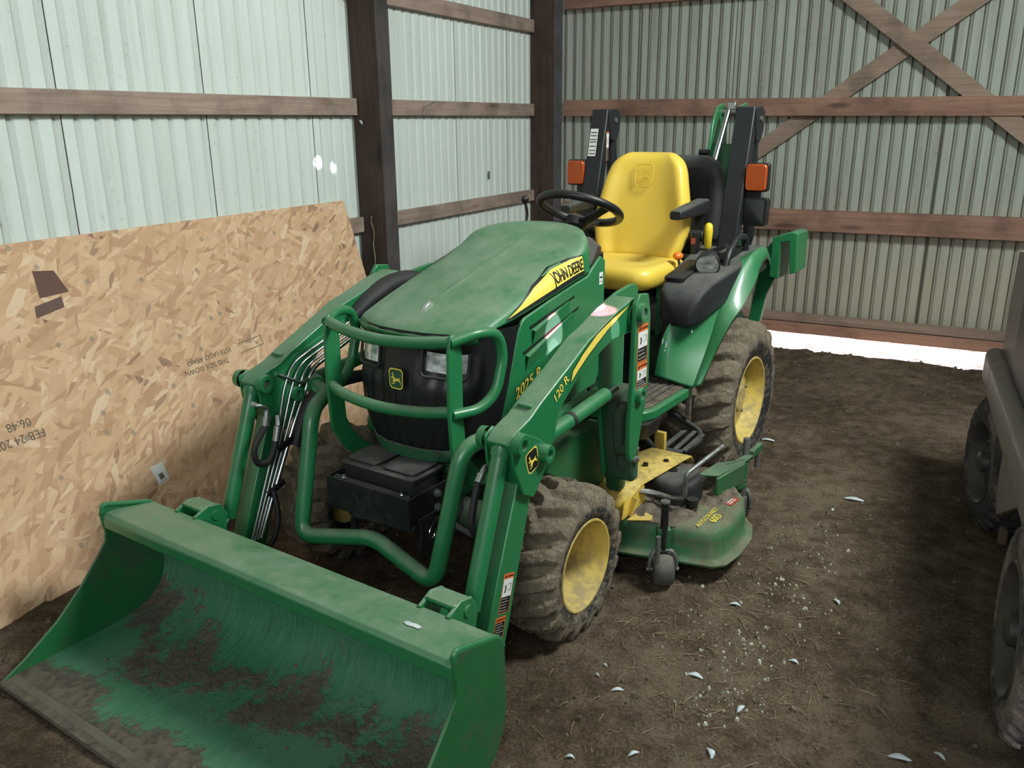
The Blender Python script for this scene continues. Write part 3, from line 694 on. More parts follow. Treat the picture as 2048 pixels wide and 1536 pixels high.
rows.insert(0, [p + Vector((-.004, 0, -.018)) for p in rows[0]])
rows.append([p + Vector((-.010, 0, -.012)) for p in rows[-1]])
mb.grid(rows)
hood = pt('hood', mb, M['green'], smooth=50, solid=.006, recalc=False)
if hood.data.polygons[len(hood.data.polygons) // 2].normal.z < 0: hood.data.flip_normals()
dgb = bmesh.new(); dgb.from_mesh(hood.data); HT = BVHTree.FromBMesh(dgb)
# silver hood mark and long crease
MB().prism([(1.572, .955), (1.552, .9735), (1.522, .987), (1.515, .972)], -.007, .007).build('hood_emblem', M['polished'], hood, bevel=.002)
# name decal on both hood flanks
def hood_decal(s):
    base = frame((1.24, s * .30, 1.0), (-1, 0, 0) if s > 0 else (1, 0, 0), (0, 0, 1))
    mp = proj_map(base, HT, (0, -s, 0), .0012)
    f = 1 if s > 0 else -1
    o = [(-.236, -.062), (-.17, -.052), (-.06, -.032), (.06, -.010), (.16, .008), (.222, .018), (.222, .083), (.16, .078), (.06, .058), (-.06, .018), (-.17, -.030), (-.232, -.056)]
    blk = [(x * f, y) for x, y in o]
    put_poly('name_stripe_border', [blk], mp, M['decal_black'], hood, .0006, sub=7)
    yl = [(-.228, -.0555), (-.17, -.043), (-.06, -.020), (.06, .004), (.16, .022), (.217, .030), (.217, .078), (.16, .073), (.06, .053), (-.06, .013), (-.17, -.034)]
    put_poly('name_stripe', [[(x * f, y) for x, y in yl]], mp, M['decal_yellow'], hood, .0016, sub=7)
    def slant(x, y, h=0.0): return mp(x, y + (x * f) * .155 + .0235, h)
    sp = .0
    put_text('name_lettering', 'JOHN DEERE', .0505, lambda x, y, h=0.: slant(x * .66 + f * .124, y * 1.0 - .005, h), M['decal_black'], hood, extra=.0007, h=.0034, spacing=.92, cut=2)
    lines = []
    for k in range(5):
        pass
mir(hood_decal)
# ---- flank panels, cowl, dash
def flank(s):
    y = s * .270
    out = [(1.408, .930), (1.430, .90), (1.528, .624), (1.515, .56), (.93, .60), (.880, .66), (.872, 1.045), (.905, 1.064), (.965, 1.030), (.998, 1.006), (1.10, .990), (1.245, .965), (1.395, .936)]
    mb = MB(); mb.prism(out, y - s * .012, y); p = pt('side_panel', mb, M['green_clean'], bevel=.004)
    for (a, b, c_, d) in ((1.367, .893, 1.09, .948), (1.405, .818, 1.06, .905)):
        g = MB(); g.prism([(a, b), (c_, d), (c_ + .002, d + .007), (a + .006, b + .010)], y - s * .001, y + s * .0012); g.build('vent_slot', M['decal_black'], p, smooth=0)
        g = MB(); rows = []
        for t in (0, .25, .5, .75, 1):
            X, Z = lerp(a - .012, c_ + .03, t), lerp(b - .004, d - .002, t); k = math.sin(PI * min(1, t * .5 + .5)) if t else .0
            rows.append([(X, y + s * .0008, Z - .050), (X, y + s * .010 * (1 - t), Z - .010), (X, y + s * .012 * (1 - t) + s * .001, Z - .003), (X, y, Z + .002)])
        g.grid(rows); g.build('vent_louver', M['green_clean'], p, smooth=60)
    base = frame((1.380, y, .722), (-1, 0, 0) if s > 0 else (1, 0, 0), (0, 0, 1))
    f = 1 if s > 0 else -1
    lm = lambda x, y_, h=0.: base(x, y_ + x * f * .30, h + .0008)
    for wd_, xo in (('2025', -.022 * f), ('R', .060 * f)):
        put_text('model_lettering', wd_, .052, lm, M['decal_black'], p, extra=.0026, h=.0004, off=(xo, 0))
        put_text('model_lettering', wd_, .052, lm, M['decal_yellow'], p, extra=.0008, h=.0014, off=(xo, 0))
    st = frame((.905, y, .985), (-1, 0, 0) if s > 0 else (1, 0, 0), (0, 0, 1))
    if s > 0:
        w_ = put_poly('small_white_sticker', [[(-.013, -.022), (.013, -.022), (.013, .022), (-.013, .022)]], st, M['decal_white'], p, .0012)
        put_poly('sticker_print', [[(-.009, .001), (.009, .001), (.009, .007), (-.009, .007)], [(-.009, -.012), (.009, -.012), (.009, -.010), (-.009, -.010)]], st, M['decal_black'], p, .0018)
mir(flank)
mb = MB(); rings = []
for x, y, z in ((.99, .252, 1.035), (.93, .250, 1.065), (.88, .235, 1.085), (.80, .20, 1.10), (.70, .16, 1.085), (.66, .13, 1.02)):
    rings.append([(x, -y, z - .12), (x, -y, z - .02), (x + .01, -y * .75, z + .012), (x + .015, 0, z + .03), (x + .01, y * .75, z + .012), (x, y, z - .02), (x, y, z - .12)])
mb.loft(rings); pt('dashboard_cowl', mb, M['black_dusty'], smooth=50, bevel=.004)
mb = MB(); mb.box((.76, 0, .80), (.10, .36, .50)); pt('firewall', mb, M['black'], bevel=.01)
# ---- grille
def gpt(a, z):
    """a in -1..1 across the nose, z height"""
    t = abs(a); sg = 1 if a >= 0 else -1
    k = (z - .50) / .42
    xr = interp([(.50, 1.515), (.624, 1.522), (.78, 1.47), (.925, 1.412)], z)
    X = interp([(0, 1.692), (.22, 1.686), (.42, 1.662), (.56, 1.625), (.66, 1.585), (1, xr)], t)
    Y = interp([(0, 0), (.22, .085), (.42, .165), (.56, .215), (.66, .238), (1, .266)], t)
    sh = interp([(.50, -.040), (.56, -.012), (.65, .004), (.78, .0), (.86, -.014), (.92, -.024)], z) * (1 if t < .7 else max(0, (1 - t) / .3))
    wq = interp([(.50, .80), (.60, .93), (.75, 1.0), (.92, 1.0)], z) if t < .75 else lerp(interp([(.50, .80), (.60, .93), (.75, 1.0), (.92, 1.0)], z), 1, (t - .75) / .25)
    return Vector((X + sh, sg * Y * wq, z))
aa = [i / 30 for i in range(-30, 31)]; zz = [.50 + .42 * j / 22 for j in range(23)]
mb = MB(); R_ = []
for z in zz:
    row = []
    for a in aa:
        p = gpt(a, z); t = abs(a)
        if .80 > z > .52 and t < .60: p.x += .0045 * math.cos(a * 30 * PI / 2.0) 
        if .755 < z < .885 and .16 < t < .64: p.x -= .014 * sstep(.755, .785, z) * (1 - sstep(.87, .885, z)) * sstep(.16, .22, t) * (1 - sstep(.58, .64, t))
        row.append(p)
    R_.append(row)
mb.grid(R_)
grille = pt('grille', mb, M['black'], smooth=45, recalc=False)
dg2 = bmesh.new(); dg2.from_mesh(grille.data); GT = BVHTree.FromBMesh(dg2)
gm = proj_map(frame((1.8, 0, .775), (0, 1, 0), (0, 0, 1)), GT, (-1, 0, 0), .001)
badge(grille, frame((1.7005, 0, .774), (0, 1, 0), (-.02, 0, 1)), .058, (M['green_dark'], M['decal_yellow']), 'grille_badge')
def headlight(s):
    mb = MB(); rows = []
    for j in range(7):
        z = .806 + .058 * j / 6
        rows.append([gpt(s * (.235 + .30 * i / 10), z - .006 * (i / 10)) + Vector((-.004 - .008 * abs(i / 5 - 1) ** 3, 0, 0)) for i in range(11)])
    mb.grid(rows); L = mb.build('headlight', M['lens'], grille, smooth=60, recalc=False)
    mb = MB(); rim = [gpt(s * a, z) + Vector((.001, 0, 0)) for a, z in ((.215, .870), (.215, .802), (.235, .792), (.53, .782), (.56, .79), (.57, .862))]
    mb.tube(rim, .005, 8, fillet=.02); mb.build('headlight_bezel', M['black_dusty'], grille)
mir(headlight)
mb = MB(); rows = [[gpt(a, z) + Vector((dx, 0, 0)) for a in [i / 20 * .66 for i in range(-20, 21)]] for z, dx in ((.508, .012), (.512, .022), (.548, .010), (.552, .002))]
mb.grid(rows); pt('lower_nose_trim', mb, M['green_dark'], smooth=60, solid=.004)

# ---- hood guard
def guard(s):
    y = s * .243
    out = [(1.722, .952), (1.742, .945), (1.752, .90), (1.757, .72), (1.748, .575), (1.70, .50), (1.650, .452), (1.575, .445), (1.575, .475), (1.615, .500), (1.660, .548), (1.685, .60), (1.692, .72), (1.692, .90)]
    pt('guard_plate', MB().prism(out, y - .006, y + .006), M['green_clean'], bevel=.003)
    pt('guard_loop', MB().tube([(1.738, y, .928), (1.655, y + s * .040, .946), (1.578, y + s * .050, .930), (1.555, y + s * .054, .86), (1.592, y + s * .052, .752), (1.650, y + s * .035, .712), (1.738, y, .713)], .0165, 14, fillet=.06), M['green_clean'])
mir(guard)
pt('guard_tube', MB().tube(catmull([(1.728, -.243, .928), (1.752, -.15, .918), (1.766, 0, .911), (1.752, .15, .918), (1.728, .243, .928)], 6), .0175, 14), M['green'])
pt('guard_tube', MB().tube(catmull([(1.735, -.243, .722), (1.765, -.15, .713), (1.778, 0, .706), (1.765, .15, .713), (1.735, .243, .722)], 6), .0175, 14), M['green'])
# ---- battery box at the nose
mb = MB(); 
for a, b in (((1.815, -.212), (1.815, .130)), ((1.815, .130), (1.60, .130)), ((1.60, -.212), (1.60, .130)), ((1.815, -.212), (1.60, -.212))): 
    mb.bar((a[0], a[1], .396), (b[0], b[1], .396), .006, .105)
mb.box((1.71, -.041, .347), (.21, .34, .006))
bbx = pt('battery_tray', mb, M['black_steel'], smooth=0)
for x, z in ((1.69, .425), (1.69, .378)): MB().bolt((x, .134, z), (0, 1, 0), .009, .012).build('tray_bolt', M['bare'], bbx, smooth=30)
mb = MB(); rings = []
def rr3(x0, x1, y0, y1, z, r=.02): return [((x0 + x1) / 2 + p[0], (y0 + y1) / 2 + p[1], z) for p in rrect(x1 - x0, y1 - y0, r, 3)]
mb.loft([rr3(1.622, 1.768, -.190, .105, .36), rr3(1.622, 1.768, -.190, .105, 0.474), rr3(1.614, 1.774, -.197, .112, 0.476), rr3(1.614, 1.774, -.197, .112, 0.486), rr3(1.63, 1.76, -.182, .098, 0.490)])
bat = pt('battery', mb, M['black_dusty'], smooth=30)
for y in (-.118, .035):
    mb = MB(); mb.loft([rr3(1.625, 1.758, y - .066, y + .066, 0.484), rr3(1.627, 1.756, y - .064, y + .064, 0.498), rr3(1.645, 1.738, y - .047, y + .047, 0.509)]); mb.build('battery_cover', M['black_dusty'], bat, smooth=30)
MB().tube(catmull([(1.635, -.12, 0.497), (1.632, -.09, 0.527), (1.632, -.03, 0.532), (1.632, .03, 0.524), (1.635, .06, 0.497)], 5), .008, 8).build('battery_handle', M['black'], bat)
MB().tube([(1.792, -.195, .435), (1.792, .118, .435)], .014, 12).build('battery_clamp_bar', M['black'], bat)
for y in (-.15, .09): MB().bolt((1.800, y, .448), (0, 0, 1), .006, .008).build('clamp_nut', M['chrome'], bat, smooth=30)
# tow bracket and hitch pin below the tray
mb = MB(); mb.prism([(1.78, .37), (1.66, .37), (1.66, .32), (1.72, .26), (1.77, .24), (1.785, .265), (1.77, .31)], .125, .137); pt('nose_bracket', mb, M['black_steel'], bevel=.003)
pt('clip_pin', MB().tube(catmull([(1.73, .145, .338), (1.748, .147, .320), (1.746, .147, .298), (1.728, .147, .295), (1.721, .147, .315), (1.738, .147, .335), (1.70, .147, .352)], 4), .0028, 6), M['polished'])
pt('front_pull_bar', MB().tube([(1.80, -.12, .26), (1.80, -.12, .33), (1.80, .14, .345)], .012, 10, fillet=.03), M['black_steel'])
mb = MB(); mb.prism([(1.74, .40), (1.66, .40), (1.70, .28), (1.73, .27), (1.76, .30)], -.19, -.178); pt('nose_bracket', mb, M['black_steel'], bevel=.003)
# ---- front loader
def arm(s):
    y0, y1 = s * .4525, s * .528
    up_o = [(1.140, .975), (1.165, .988), (1.27, .968), (1.386, .930), (1.45, .914), (1.573, .857), (1.71, .797), (1.765, .768), (1.845, .745), (1.868, .722), (1.850, .690), (1.83, .62), (1.806, .570), (1.764, .540), (1.720, .575), (1.690, .628), (1.643, .662), (1.622, .735), (1.578, .772), (1.515, .811), (1.44, .838), (1.366, .863), (1.296, .880), (1.145, .880)]
    a = pt('loader_arm', MB().prism(up_o, y0, y1), M['green'], bevel=.004)
    # lower leg: folded channel running down to the bucket
    lo = [(1.800, .64), (1.728, .61), (1.862, .20), (1.90, .10), (1.955, .09), (2.00, .12), (1.965, .22)]
    MB().prism(lo, s * .462, s * .520).build('loader_leg', M['green'], a, bevel=.004)
    # knee cheek plates
    ch = [(1.866, .735), (1.83, .752), (1.73, .70), (1.678, .645), (1.715, .585), (1.764, .540), (1.812, .566), (1.858, .66)]
    for q in (.528, .4445):
        MB().prism(ch, s * q, s * (q + .008)).build('knee_plate', M['green_clean'], a, bevel=.003)
    for X, Z, r in ((1.842, .722, .030), (1.715, .655, .026)):
        for q, e in ((.536, .024), (.444, -.022)):
            mb = MB(); mb.lathe([(0, r), (e * s, r * .94), (e * s, r * .52), (e * s * .35, r * .50), (e * s * .35, .001)], (X, s * q, Z), (0, 1, 0), 24); b_ = mb.build('pivot_boss', M['green_clean'], a, smooth=35)
            MB().tube([(X, s * q, Z), (X, s * q + e * s * .5, Z)], r * .40, 14).build('pivot_pin', M['bare'], a)
    mb = MB(); mb.lathe([(0, .034), (.006 * s, .034), (.006 * s, .001)], (1.17, s * .528, .935), (0, 1, 0), 24); mb.build('pivot_boss', M['green_clean'], a)
    # cross lug on top of the arm by the knee
    MB().box((1.735, s * .49, .788), (.014, .045, .012)).build('stop_lug', M['green'], a, bevel=.004)
    if s > 0:
        mo = frame((1.39, .528, .905), (-1, 0, 0), (0, 0, 1))
        st = [(-.170, -.098), (-.158, -.060), (-.10, -.022), (-.02, .018), (.08, .048), (.200, .068), (.14, .044), (.05, .012), (-.06, -.038), (-.12, -.070)]
        put_poly('arm_stripe', [st], mo, M['decal_black'], a, .0006)
        st2 = [(-.166, -.092), (-.155, -.062), (-.10, -.026), (-.02, .014), (.08, .044), (.192, .066), (.13, .043), (.05, .016), (-.06, -.032), (-.12, -.064)]
        put_poly('arm_stripe_yellow', [st2], mo, M['decal_yellow'], a, .0012)
        ml = frame((1.612, .528, .806), (-1, 0, .66), (.66, 0, 1))
        for wd_, xo in (('120', -.014), ('R', .036)):
            put_text('loader_lettering', wd_, .038, ml, M['decal_black'], a, extra=.0018, h=.0006, off=(xo, 0))
            put_text('loader_lettering', wd_, .038, ml, M['decal_yellow'], a, extra=.0006, h=.0012, off=(xo, 0))
        badge(a, frame((1.770, .536, .652), (-1, 0, .25), (.25, 0, 1)), .060, (M['decal_black'], M['decal_yellow']), 'loader_badge')
        put_warning(a, frame((1.872, .520, .312), (-1, 0, -.0), (-.0, 0, 1)) if False else frame((1.876, .520, .297), (-1, 0, -.30), (-.30, 0, 1)), .050, .112)
        put_warning(a, frame((1.912, .520, .206), (-1, 0, -.30), (-.30, 0, 1)), .050, .066, picture=False)
    # cylinders
    c = pt('bucket_cylinder', MB().tube([(1.842, s * .49, .722), (1.850, s * .49, .69), (1.995, s * .49, .30)], [.020, .0245, .0245], 20), M['green'])
    MB().tube([(1.846, s * .49, .705), (1.848, s * .49, .70), (1.853, s * .49, .683)], .0285, 20).build('cylinder_collar', M['green'], c)
    MB().tube([(1.995, s * .49, .30), (2.075, s * .49, .20)], .012, 14).build('cylinder_rod', M['polished'], c)
    l = pt('lift_cylinder', MB().tube([(1.715, s * .49, .655), (1.68, s * .49, .658), (1.27, s * .49, .690)], [.018, .0235, .0235], 20), M['green_clean'])
    MB().tube([(1.50, s * .49, .672), (1.485, s * .49, .673)], .0255, 20).build('cylinder_band', M['rubber_hose'], l)
    MB().tube([(1.28, s * .49, .689), (1.20, s * .49, .693)], .013, 14).build('cylinder_rod', M['polished'], l)
    # mast: inner and outer plates over a casting
    op = [(1.205, .975), (1.180, 1.004), (1.118, .996), (1.098, .93), (1.092, .70), (1.118, .61), (1.150, .50), (1.175, .455), (1.205, .452), (1.222, .49), (1.222, .60), (1.212, .70)]
    ip = [(1.20, .96), (1.10, .985), (1.00, .995), (.965, .990), (.945, .970), (.96, .93), (1.05, .88), (1.05, .70), (1.06, .42), (1.16, .36), (1.20, .60), (1.20, .80)]
    ms = pt('loader_mast', MB().prism(op, s * .540, s * .556), M['green_clean'], bevel=.003)
    mb = MB(); mb.prism(ip, s * .424, s * .438); mb.build('mast_inner_plate', M['green_clean'], ms, bevel=.003)
    mb = MB(); mb.prism([(1.16, .62), (1.10, .66), (1.03, .66), (1.00, .60), (1.01, .50), (1.04, .36), (1.06, .285), (1.10, .28), (1.12, .34), (1.15, .43), (1.165, .52)], s * .415, s * .470); mb.prism([(1.185, .60), (1.12, .63), (1.11, .56), (1.13, .44), (1.165, .45), (1.18, .52)], s * .470, s * .505); mb.tube([(1.14, s * .47, .47), (1.14, s * .515, .47)], .026, 14); mb.box((1.10, s * .49, .40), (.05, .07, .12)); mb.build('mast_casting', M['green_dark'], ms, bevel=.010)
    mb = MB(); mb.box((1.085, s * .405, .74), (.075, .045, .28)); mb.box((1.03, s * .405, .74), (.012, .05, .28)); mb.build('mast_column', M['green_clean'], ms, bevel=.008)
    for X, Z, r in ((1.172, .945, .030), (1.165, .672, .026)):
        mb = MB(); mb.lathe([(0, r), (.016 * s, r * .96), (.016 * s, r * .55), (.004 * s, r * .5), (.004 * s, .001)], (X, s * .556, Z), (0, 1, 0), 24); mb.build('pivot_boss', M['green_clean'], ms, smooth=35)
        MB().tube([(X, s * .548, Z), (X, s * .566, Z)], r * .42, 14).build('pivot_pin', M['bare'], ms)
    for q, Z in enumerate((.500, .462, .425)): MB().bolt((1.125 - .006 * q, s * .520, Z), (-.35, s * .9, 0), .0105, .018).build('mast_bolt', M['chrome'], ms, smooth=30)
    if s > 0:
        put_warning(ms, frame((1.151, .556, .842), (-1, 0, 0), (0, 0, 1)), .074, .122)
        put_warning(ms, frame((1.149, .556, .735), (-1, 0, 0), (0, 0, 1)), .074, .086)
    # side rail from the mast forward under the engine
    mb = MB(); mb.prism([(1.45, .505), (1.40, .535), (1.30, .545), (1.02, .500), (1.0, .30), (1.15, .28), (1.40, .42), (1.45, .455)], s * .30, s * .385); pt('loader_side_frame', mb, M['green_worn'], bevel=.012)
    mb = MB(); mb.tube([(1.02, s * .34, .60), (1.42, s * .33, .60)], .026, 14); pt('frame_brace', mb, M['green_clean'], bevel=.004)
mir(arm)
# U shaped cross tube
ut = [(1.625, -.448, .668), (1.665, -.350, .652), (1.772, -.303, .640), (1.886, -.276, .246), (1.843, .005, .302), (1.886, .276, .246), (1.772, .303, .640), (1.665, .350, .652), (1.625, .448, .668)]
pt('cross_tube', MB().tube(ut, .0255, 18, fillet=[.04, .07, .06, .05, .06, .07, .04]), M['green'])
for s in (1, -1): MB().tube([(1.640, s * .418, .664), (1.624, s * .450, .669)], .034, 20).build('tube_flange', M['green'], T)
# steel oil lines on the inside of the right-hand arm (photo left) and on the left-hand arm
def oil_lines(s):
    yy = s * .440
    for k in range(4):
        e = k * .026
        pts = [(1.10, yy, .945 - e * .85), (1.34, yy, .880 - e * .75), (1.715 - e * 1.05, yy, .762 - e * .50), (1.76 - e * 1.1, yy, .690 - e * .5), (1.800 - e * .7, yy - s * .002 * k, .56 - e * .2), (1.955 - e * .5, yy, .205)]
        pt('oil_line', MB().tube(pts, .0082 if k == 3 else .0050, 10, fillet=.035), M['polished'] if k == 3 else M['chrome'])
    pt('oil_line_clamp', MB().tube([(1.775, s * .446, .735), (1.70, s * .424, .690), (1.665, s * .43, .695)], .006, 8), M['chrome'])
    for X, Z in ((1.80, .50), (1.86, .36)): pt('line_block', MB().box((X - .02, s * .437, Z), (.075, .022, .022), Matrix.Rotation(.35, 3, 'Y')), M['black'], bevel=.003)
    if s < 0:
        # rubber sleeve over the lines at the top, hose bundle and drooping hose ends
        pt('hose_sleeve', MB().tube(catmull([(1.00, s * .33, .86), (1.10, s * .40, .945), (1.22, s * .425, .95), (1.35, s * .425, .912), (1.43, s * .428, .868)], 6), [.03, .03, .036, .038, .03, .022], 14), M['rubber_hose'])
        pt('hose_bundle', MB().tube(catmull([(1.44, s * .36, .665), (1.55, s * .395, .665), (1.64, s * .415, .640), (1.70, s * .425, .575), (1.745, s * .428, .48)], 6), [.020, .026, .025, .018], 12), M['rubber_hose'])
        H = [(1.886, .664), (1.854, .647), (1.867, .591), (1.919, .530), (1.912, .476), (1.866, .469), (1.832, .527), (1.818, .575)]
    else:
        H = [(1.765, .615), (1.824, .628), (1.858, .590), (1.880, .540), (1.893, .478), (1.865, .439), (1.829, .481), (1.812, .541)]
    y = s * .420
    Q = [(x, y, z) for x, z in H]
    pt('hose_fitting', MB().tube([(Q[0][0], s * .448, Q[0][2]), Q[0], Q[1], ((Q[1][0] + Q[2][0]) / 2, y, (Q[1][2] + Q[2][2]) / 2)], [.010, .007, .007, .009], 10, fillet=.02), M['chrome'])
    pt('hose_ferrule', MB().tube([((Q[1][0] + Q[2][0]) / 2, y, (Q[1][2] + Q[2][2]) / 2), Q[2]], .0125, 12), M['chrome'])
    pt('hydraulic_hose', MB().tube(catmull([Q[2], Q[3], Q[4], Q[5], Q[6]], 7), .0105, 12), M['rubber_hose'])
    pt('hose_ferrule', MB().tube([Q[6], Q[7]], .0125, 12), M['chrome'])
    pt('hose_fitting', MB().tube([Q[7], (Q[7][0] - .01, s * .432, Q[7][2] + .03)], .008, 8), M['chrome'])
    pt('hydraulic_hose', MB().tube(catmull([(1.86, s * .424, .36), (1.87, s * .40, .28), (1.90, s * .40, .20), (1.95, s * .42, .165)], 6), .0095, 10), M['rubber_hose'])
    pt('hose_fitting', MB().tube([(1.95, s * .42, .165), (1.985, s * .440, .195), (1.99, s * .468, .225)], [.0085, .0075, .010], 10, fillet=.015), M['chrome'])
mir(oil_lines)
# ---- bucket
W = .672
shell = catmull([(2.672, 0, .012), (2.50, 0, .014), (2.33, 0, .016), (2.235, 0, .028), (2.165, 0, .065), (2.128, 0, .13), (2.122, 0, .20), (2.135, 0, .28), (2.150, 0, .345)], 5)
mb = MB(); rows = []
def off(P, i, d):
    t = (P[min(i + 1, len(P) - 1)] - P[max(i - 1, 0)]).normalized(); n = Vector((t.z, 0, -t.x)); return P[i] + n * d
ys = [-W + 2 * W * j / 40 for j in range(41)]
I = [[Vector((off(shell, i, -.0035).x, y, off(shell, i, -.0035).z)) for y in ys] for i in range(len(shell))]
O = [[Vector((off(shell, i, .0035).x, y, off(shell, i, .0035).z)) for y in ys] for i in range(len(shell))]
mb.grid(I); mb.grid(O)
bk = pt('loader_bucket', mb, M['bucket'], smooth=50)
mb = MB(); tp = [(2.130, .350), (2.134, .366), (2.262, .392), (2.296, .392), (2.308, .378), (2.305, .342), (2.292, .342), (2.290, .368), (2.25, .370), (2.148, .345)]
mb.prism(tp, -W, W); mb.build('bucket_top_lip', M['green'], bk, bevel=.004)
def side(s):
    sp = [(2.675, .008), (2.60, .045), (2.49, .115), (2.405, .190), (2.345, .255), (2.308, .300), (2.303, .330), (2.312, .390), (2.300, .418), (2.142, .368), (2.118, .33), (2.112, .18), (2.12, .11), (2.16, .045), (2.235, .010), (2.33, .004)]
    q = MB().prism(sp, s * W, s * (W + .009)).build('bucket_side_plate', M['bucket'] if False else M['green_worn'], bk, bevel=.002)
    MB().tube([(2.304, s * (W + .002), .392), (2.300, s * (W + .002), .420), (2.142, s * (W + .002), .369), (2.118, s * (W + .002), .33)], .0075, 8, fillet=.02).build('plate_rim', M['green_clean'], bk)
    mb = MB()
    for d in (-.045, .045): mb.prism([(2.15, .375), (2.10, .395), (2.055, .385), (2.03, .345), (2.04, .30), (2.06, .10), (2.125, .07), (2.125, .32)], s * .49 + d - .006, s * .49 + d + .006)
    mb.box((2.095, s * .49, .385), (.06, .09, .012)); mb.build('bucket_bracket', M['green'], bk, bevel=.003)
    MB().tube([(2.075, s * .49 - .055, .355), (2.075, s * .49 + .055, .355)], .016, 14).build('bracket_pin', M['green'], bk)
    MB().tube([(2.075, s * .49 - .06, .20), (2.075, s * .49 + .06, .20)], .013, 14).build('bracket_pin', M['bare'], bk)
mir(side)
MB().prism([(2.674, .004), (2.674, .012), (2.625, .019), (2.625, .010)], -W - .004, W + .004).build('cutting_edge', M['lip'], bk, bevel=.001)
# dried dirt lying in the bucket
mb = MB(); random.seed(11)
for i in range(60):
    y = random.uniform(-W + .05, W - .03); x = random.gauss(2.26, .09) if random.random() < .75 else random.uniform(2.2, 2.62)
    x = max(2.15, min(2.62, x)); z = interp([(p.x, p.z) for p in sorted(shell[:20], key=lambda p: p.x)], x) + .005
    mb.ball((x, y, z), random.uniform(.002, .006), (1.3, 1.3, .55), 7, 5)
mb.build('caked_dirt', M['clod'], bk, smooth=0, kind='stuff')
put_poly('white_dropping', [[(-.022, -.006), (-.006, -.012), (.012, -.008), (.026, -.010), (.028, .004), (.010, .010), (-.008, .006), (-.020, .008)]], frame((2.235, .497, .3885), (0, 1, 0), (-1, 0, -.2)), M['feather'], bk, .0008)
# ---- steering wheel, dash lever
ax = Vector((-.425, 0, .905)); c0 = Vector((.583, 0, 1.186)); u_ = Vector((.905, 0, .425)); v_ = Vector((0, 1, 0))
R0 = .160; mb = MB(); rings = []
n = 72
for k in range(n):
    a = 2 * PI * k / n; d = u_ * math.cos(a) + v_ * math.sin(a); rings.append([c0 + d * (R0 + .0165 * math.cos(b)) + ax * (.0165 * math.sin(b) + .0) for b in [2 * PI * j / 12 for j in range(12)]])
rings.append(rings[0]); mb.loft(rings, cap=False); bmesh.ops.remove_doubles(mb.bm, verts=mb.bm.verts, dist=1e-5)
sw = pt('steering_wheel', mb, M['black'])
for a in (PI, PI * .40, -PI * .40):
    d = u_ * math.cos(a) + v_ * math.sin(a); mb = MB(); rows = []
    sd = ax.cross(d)
    for t, wd, dp in ((.0, .030, -.055), (.35, .024, -.048), (.7, .018, -.022), (.97, .022, .0)):
        p = c0 + d * R0 * t + ax * dp; rows.append([p + sd * wd + ax * .006, p - sd * wd + ax * .006, p - sd * wd - ax * .008, p + sd * wd - ax * .008])
    mb.loft(rows); mb.build('wheel_spoke', M['black'], sw, bevel=.004)
MB().tube([c0 - ax * .075, c0 - ax * .035], [.040, .046], 24).build('wheel_center_cap', M['black_dusty'], sw, bevel=.006)
pt('steering_column', MB().tube([c0 - ax * .07, c0 - ax * .17, (.72, 0, .98)], [.030, .038, .06], 16), M['black'])
lv = pt('dash_lever', MB().tube(catmull([(.70, -.19, 1.06), (.675, -.195, 1.12), (.665, -.197, 1.17), (.672, -.2, 1.21)], 5), .006, 8), M['black_steel'])
MB().ball((.674, -.2, 1.222), .0165).build('lever_knob', M['black'], lv)
# ---- seat
def smoothloft(name, rings, mat, parent=None, **kw):
    mb = MB(); mb.loft(rings); return mb.build(name, mat, parent or T, smooth=180, subd=2, **kw)
def cush_ring(z, x0, x1, hw, r):
    return [((x0 + x1) / 2 + p[0], p[1], z) for p in rrect(x1 - x0, hw * 2, r, 3)]
mb = MB(); rings = [cush_ring(.834, .05, .40, .19, .08), cush_ring(.848, .0, .435, .222, .09), cush_ring(.888, -.02, .45, .240, .09), cush_ring(.925, -.01, .443, .236, .09), cush_ring(.945, .02, .415, .212, .08)]
top = []
for r_, z in ((.55, .935), ):
    top.append([( .21 + (p[0] - .21) * .72, p[1] * .78, .933) for p in rings[-1]])
mb.loft(rings + top); seat = mb.build('seat_cushion', M['yellow'], T, smooth=180, subd=2)
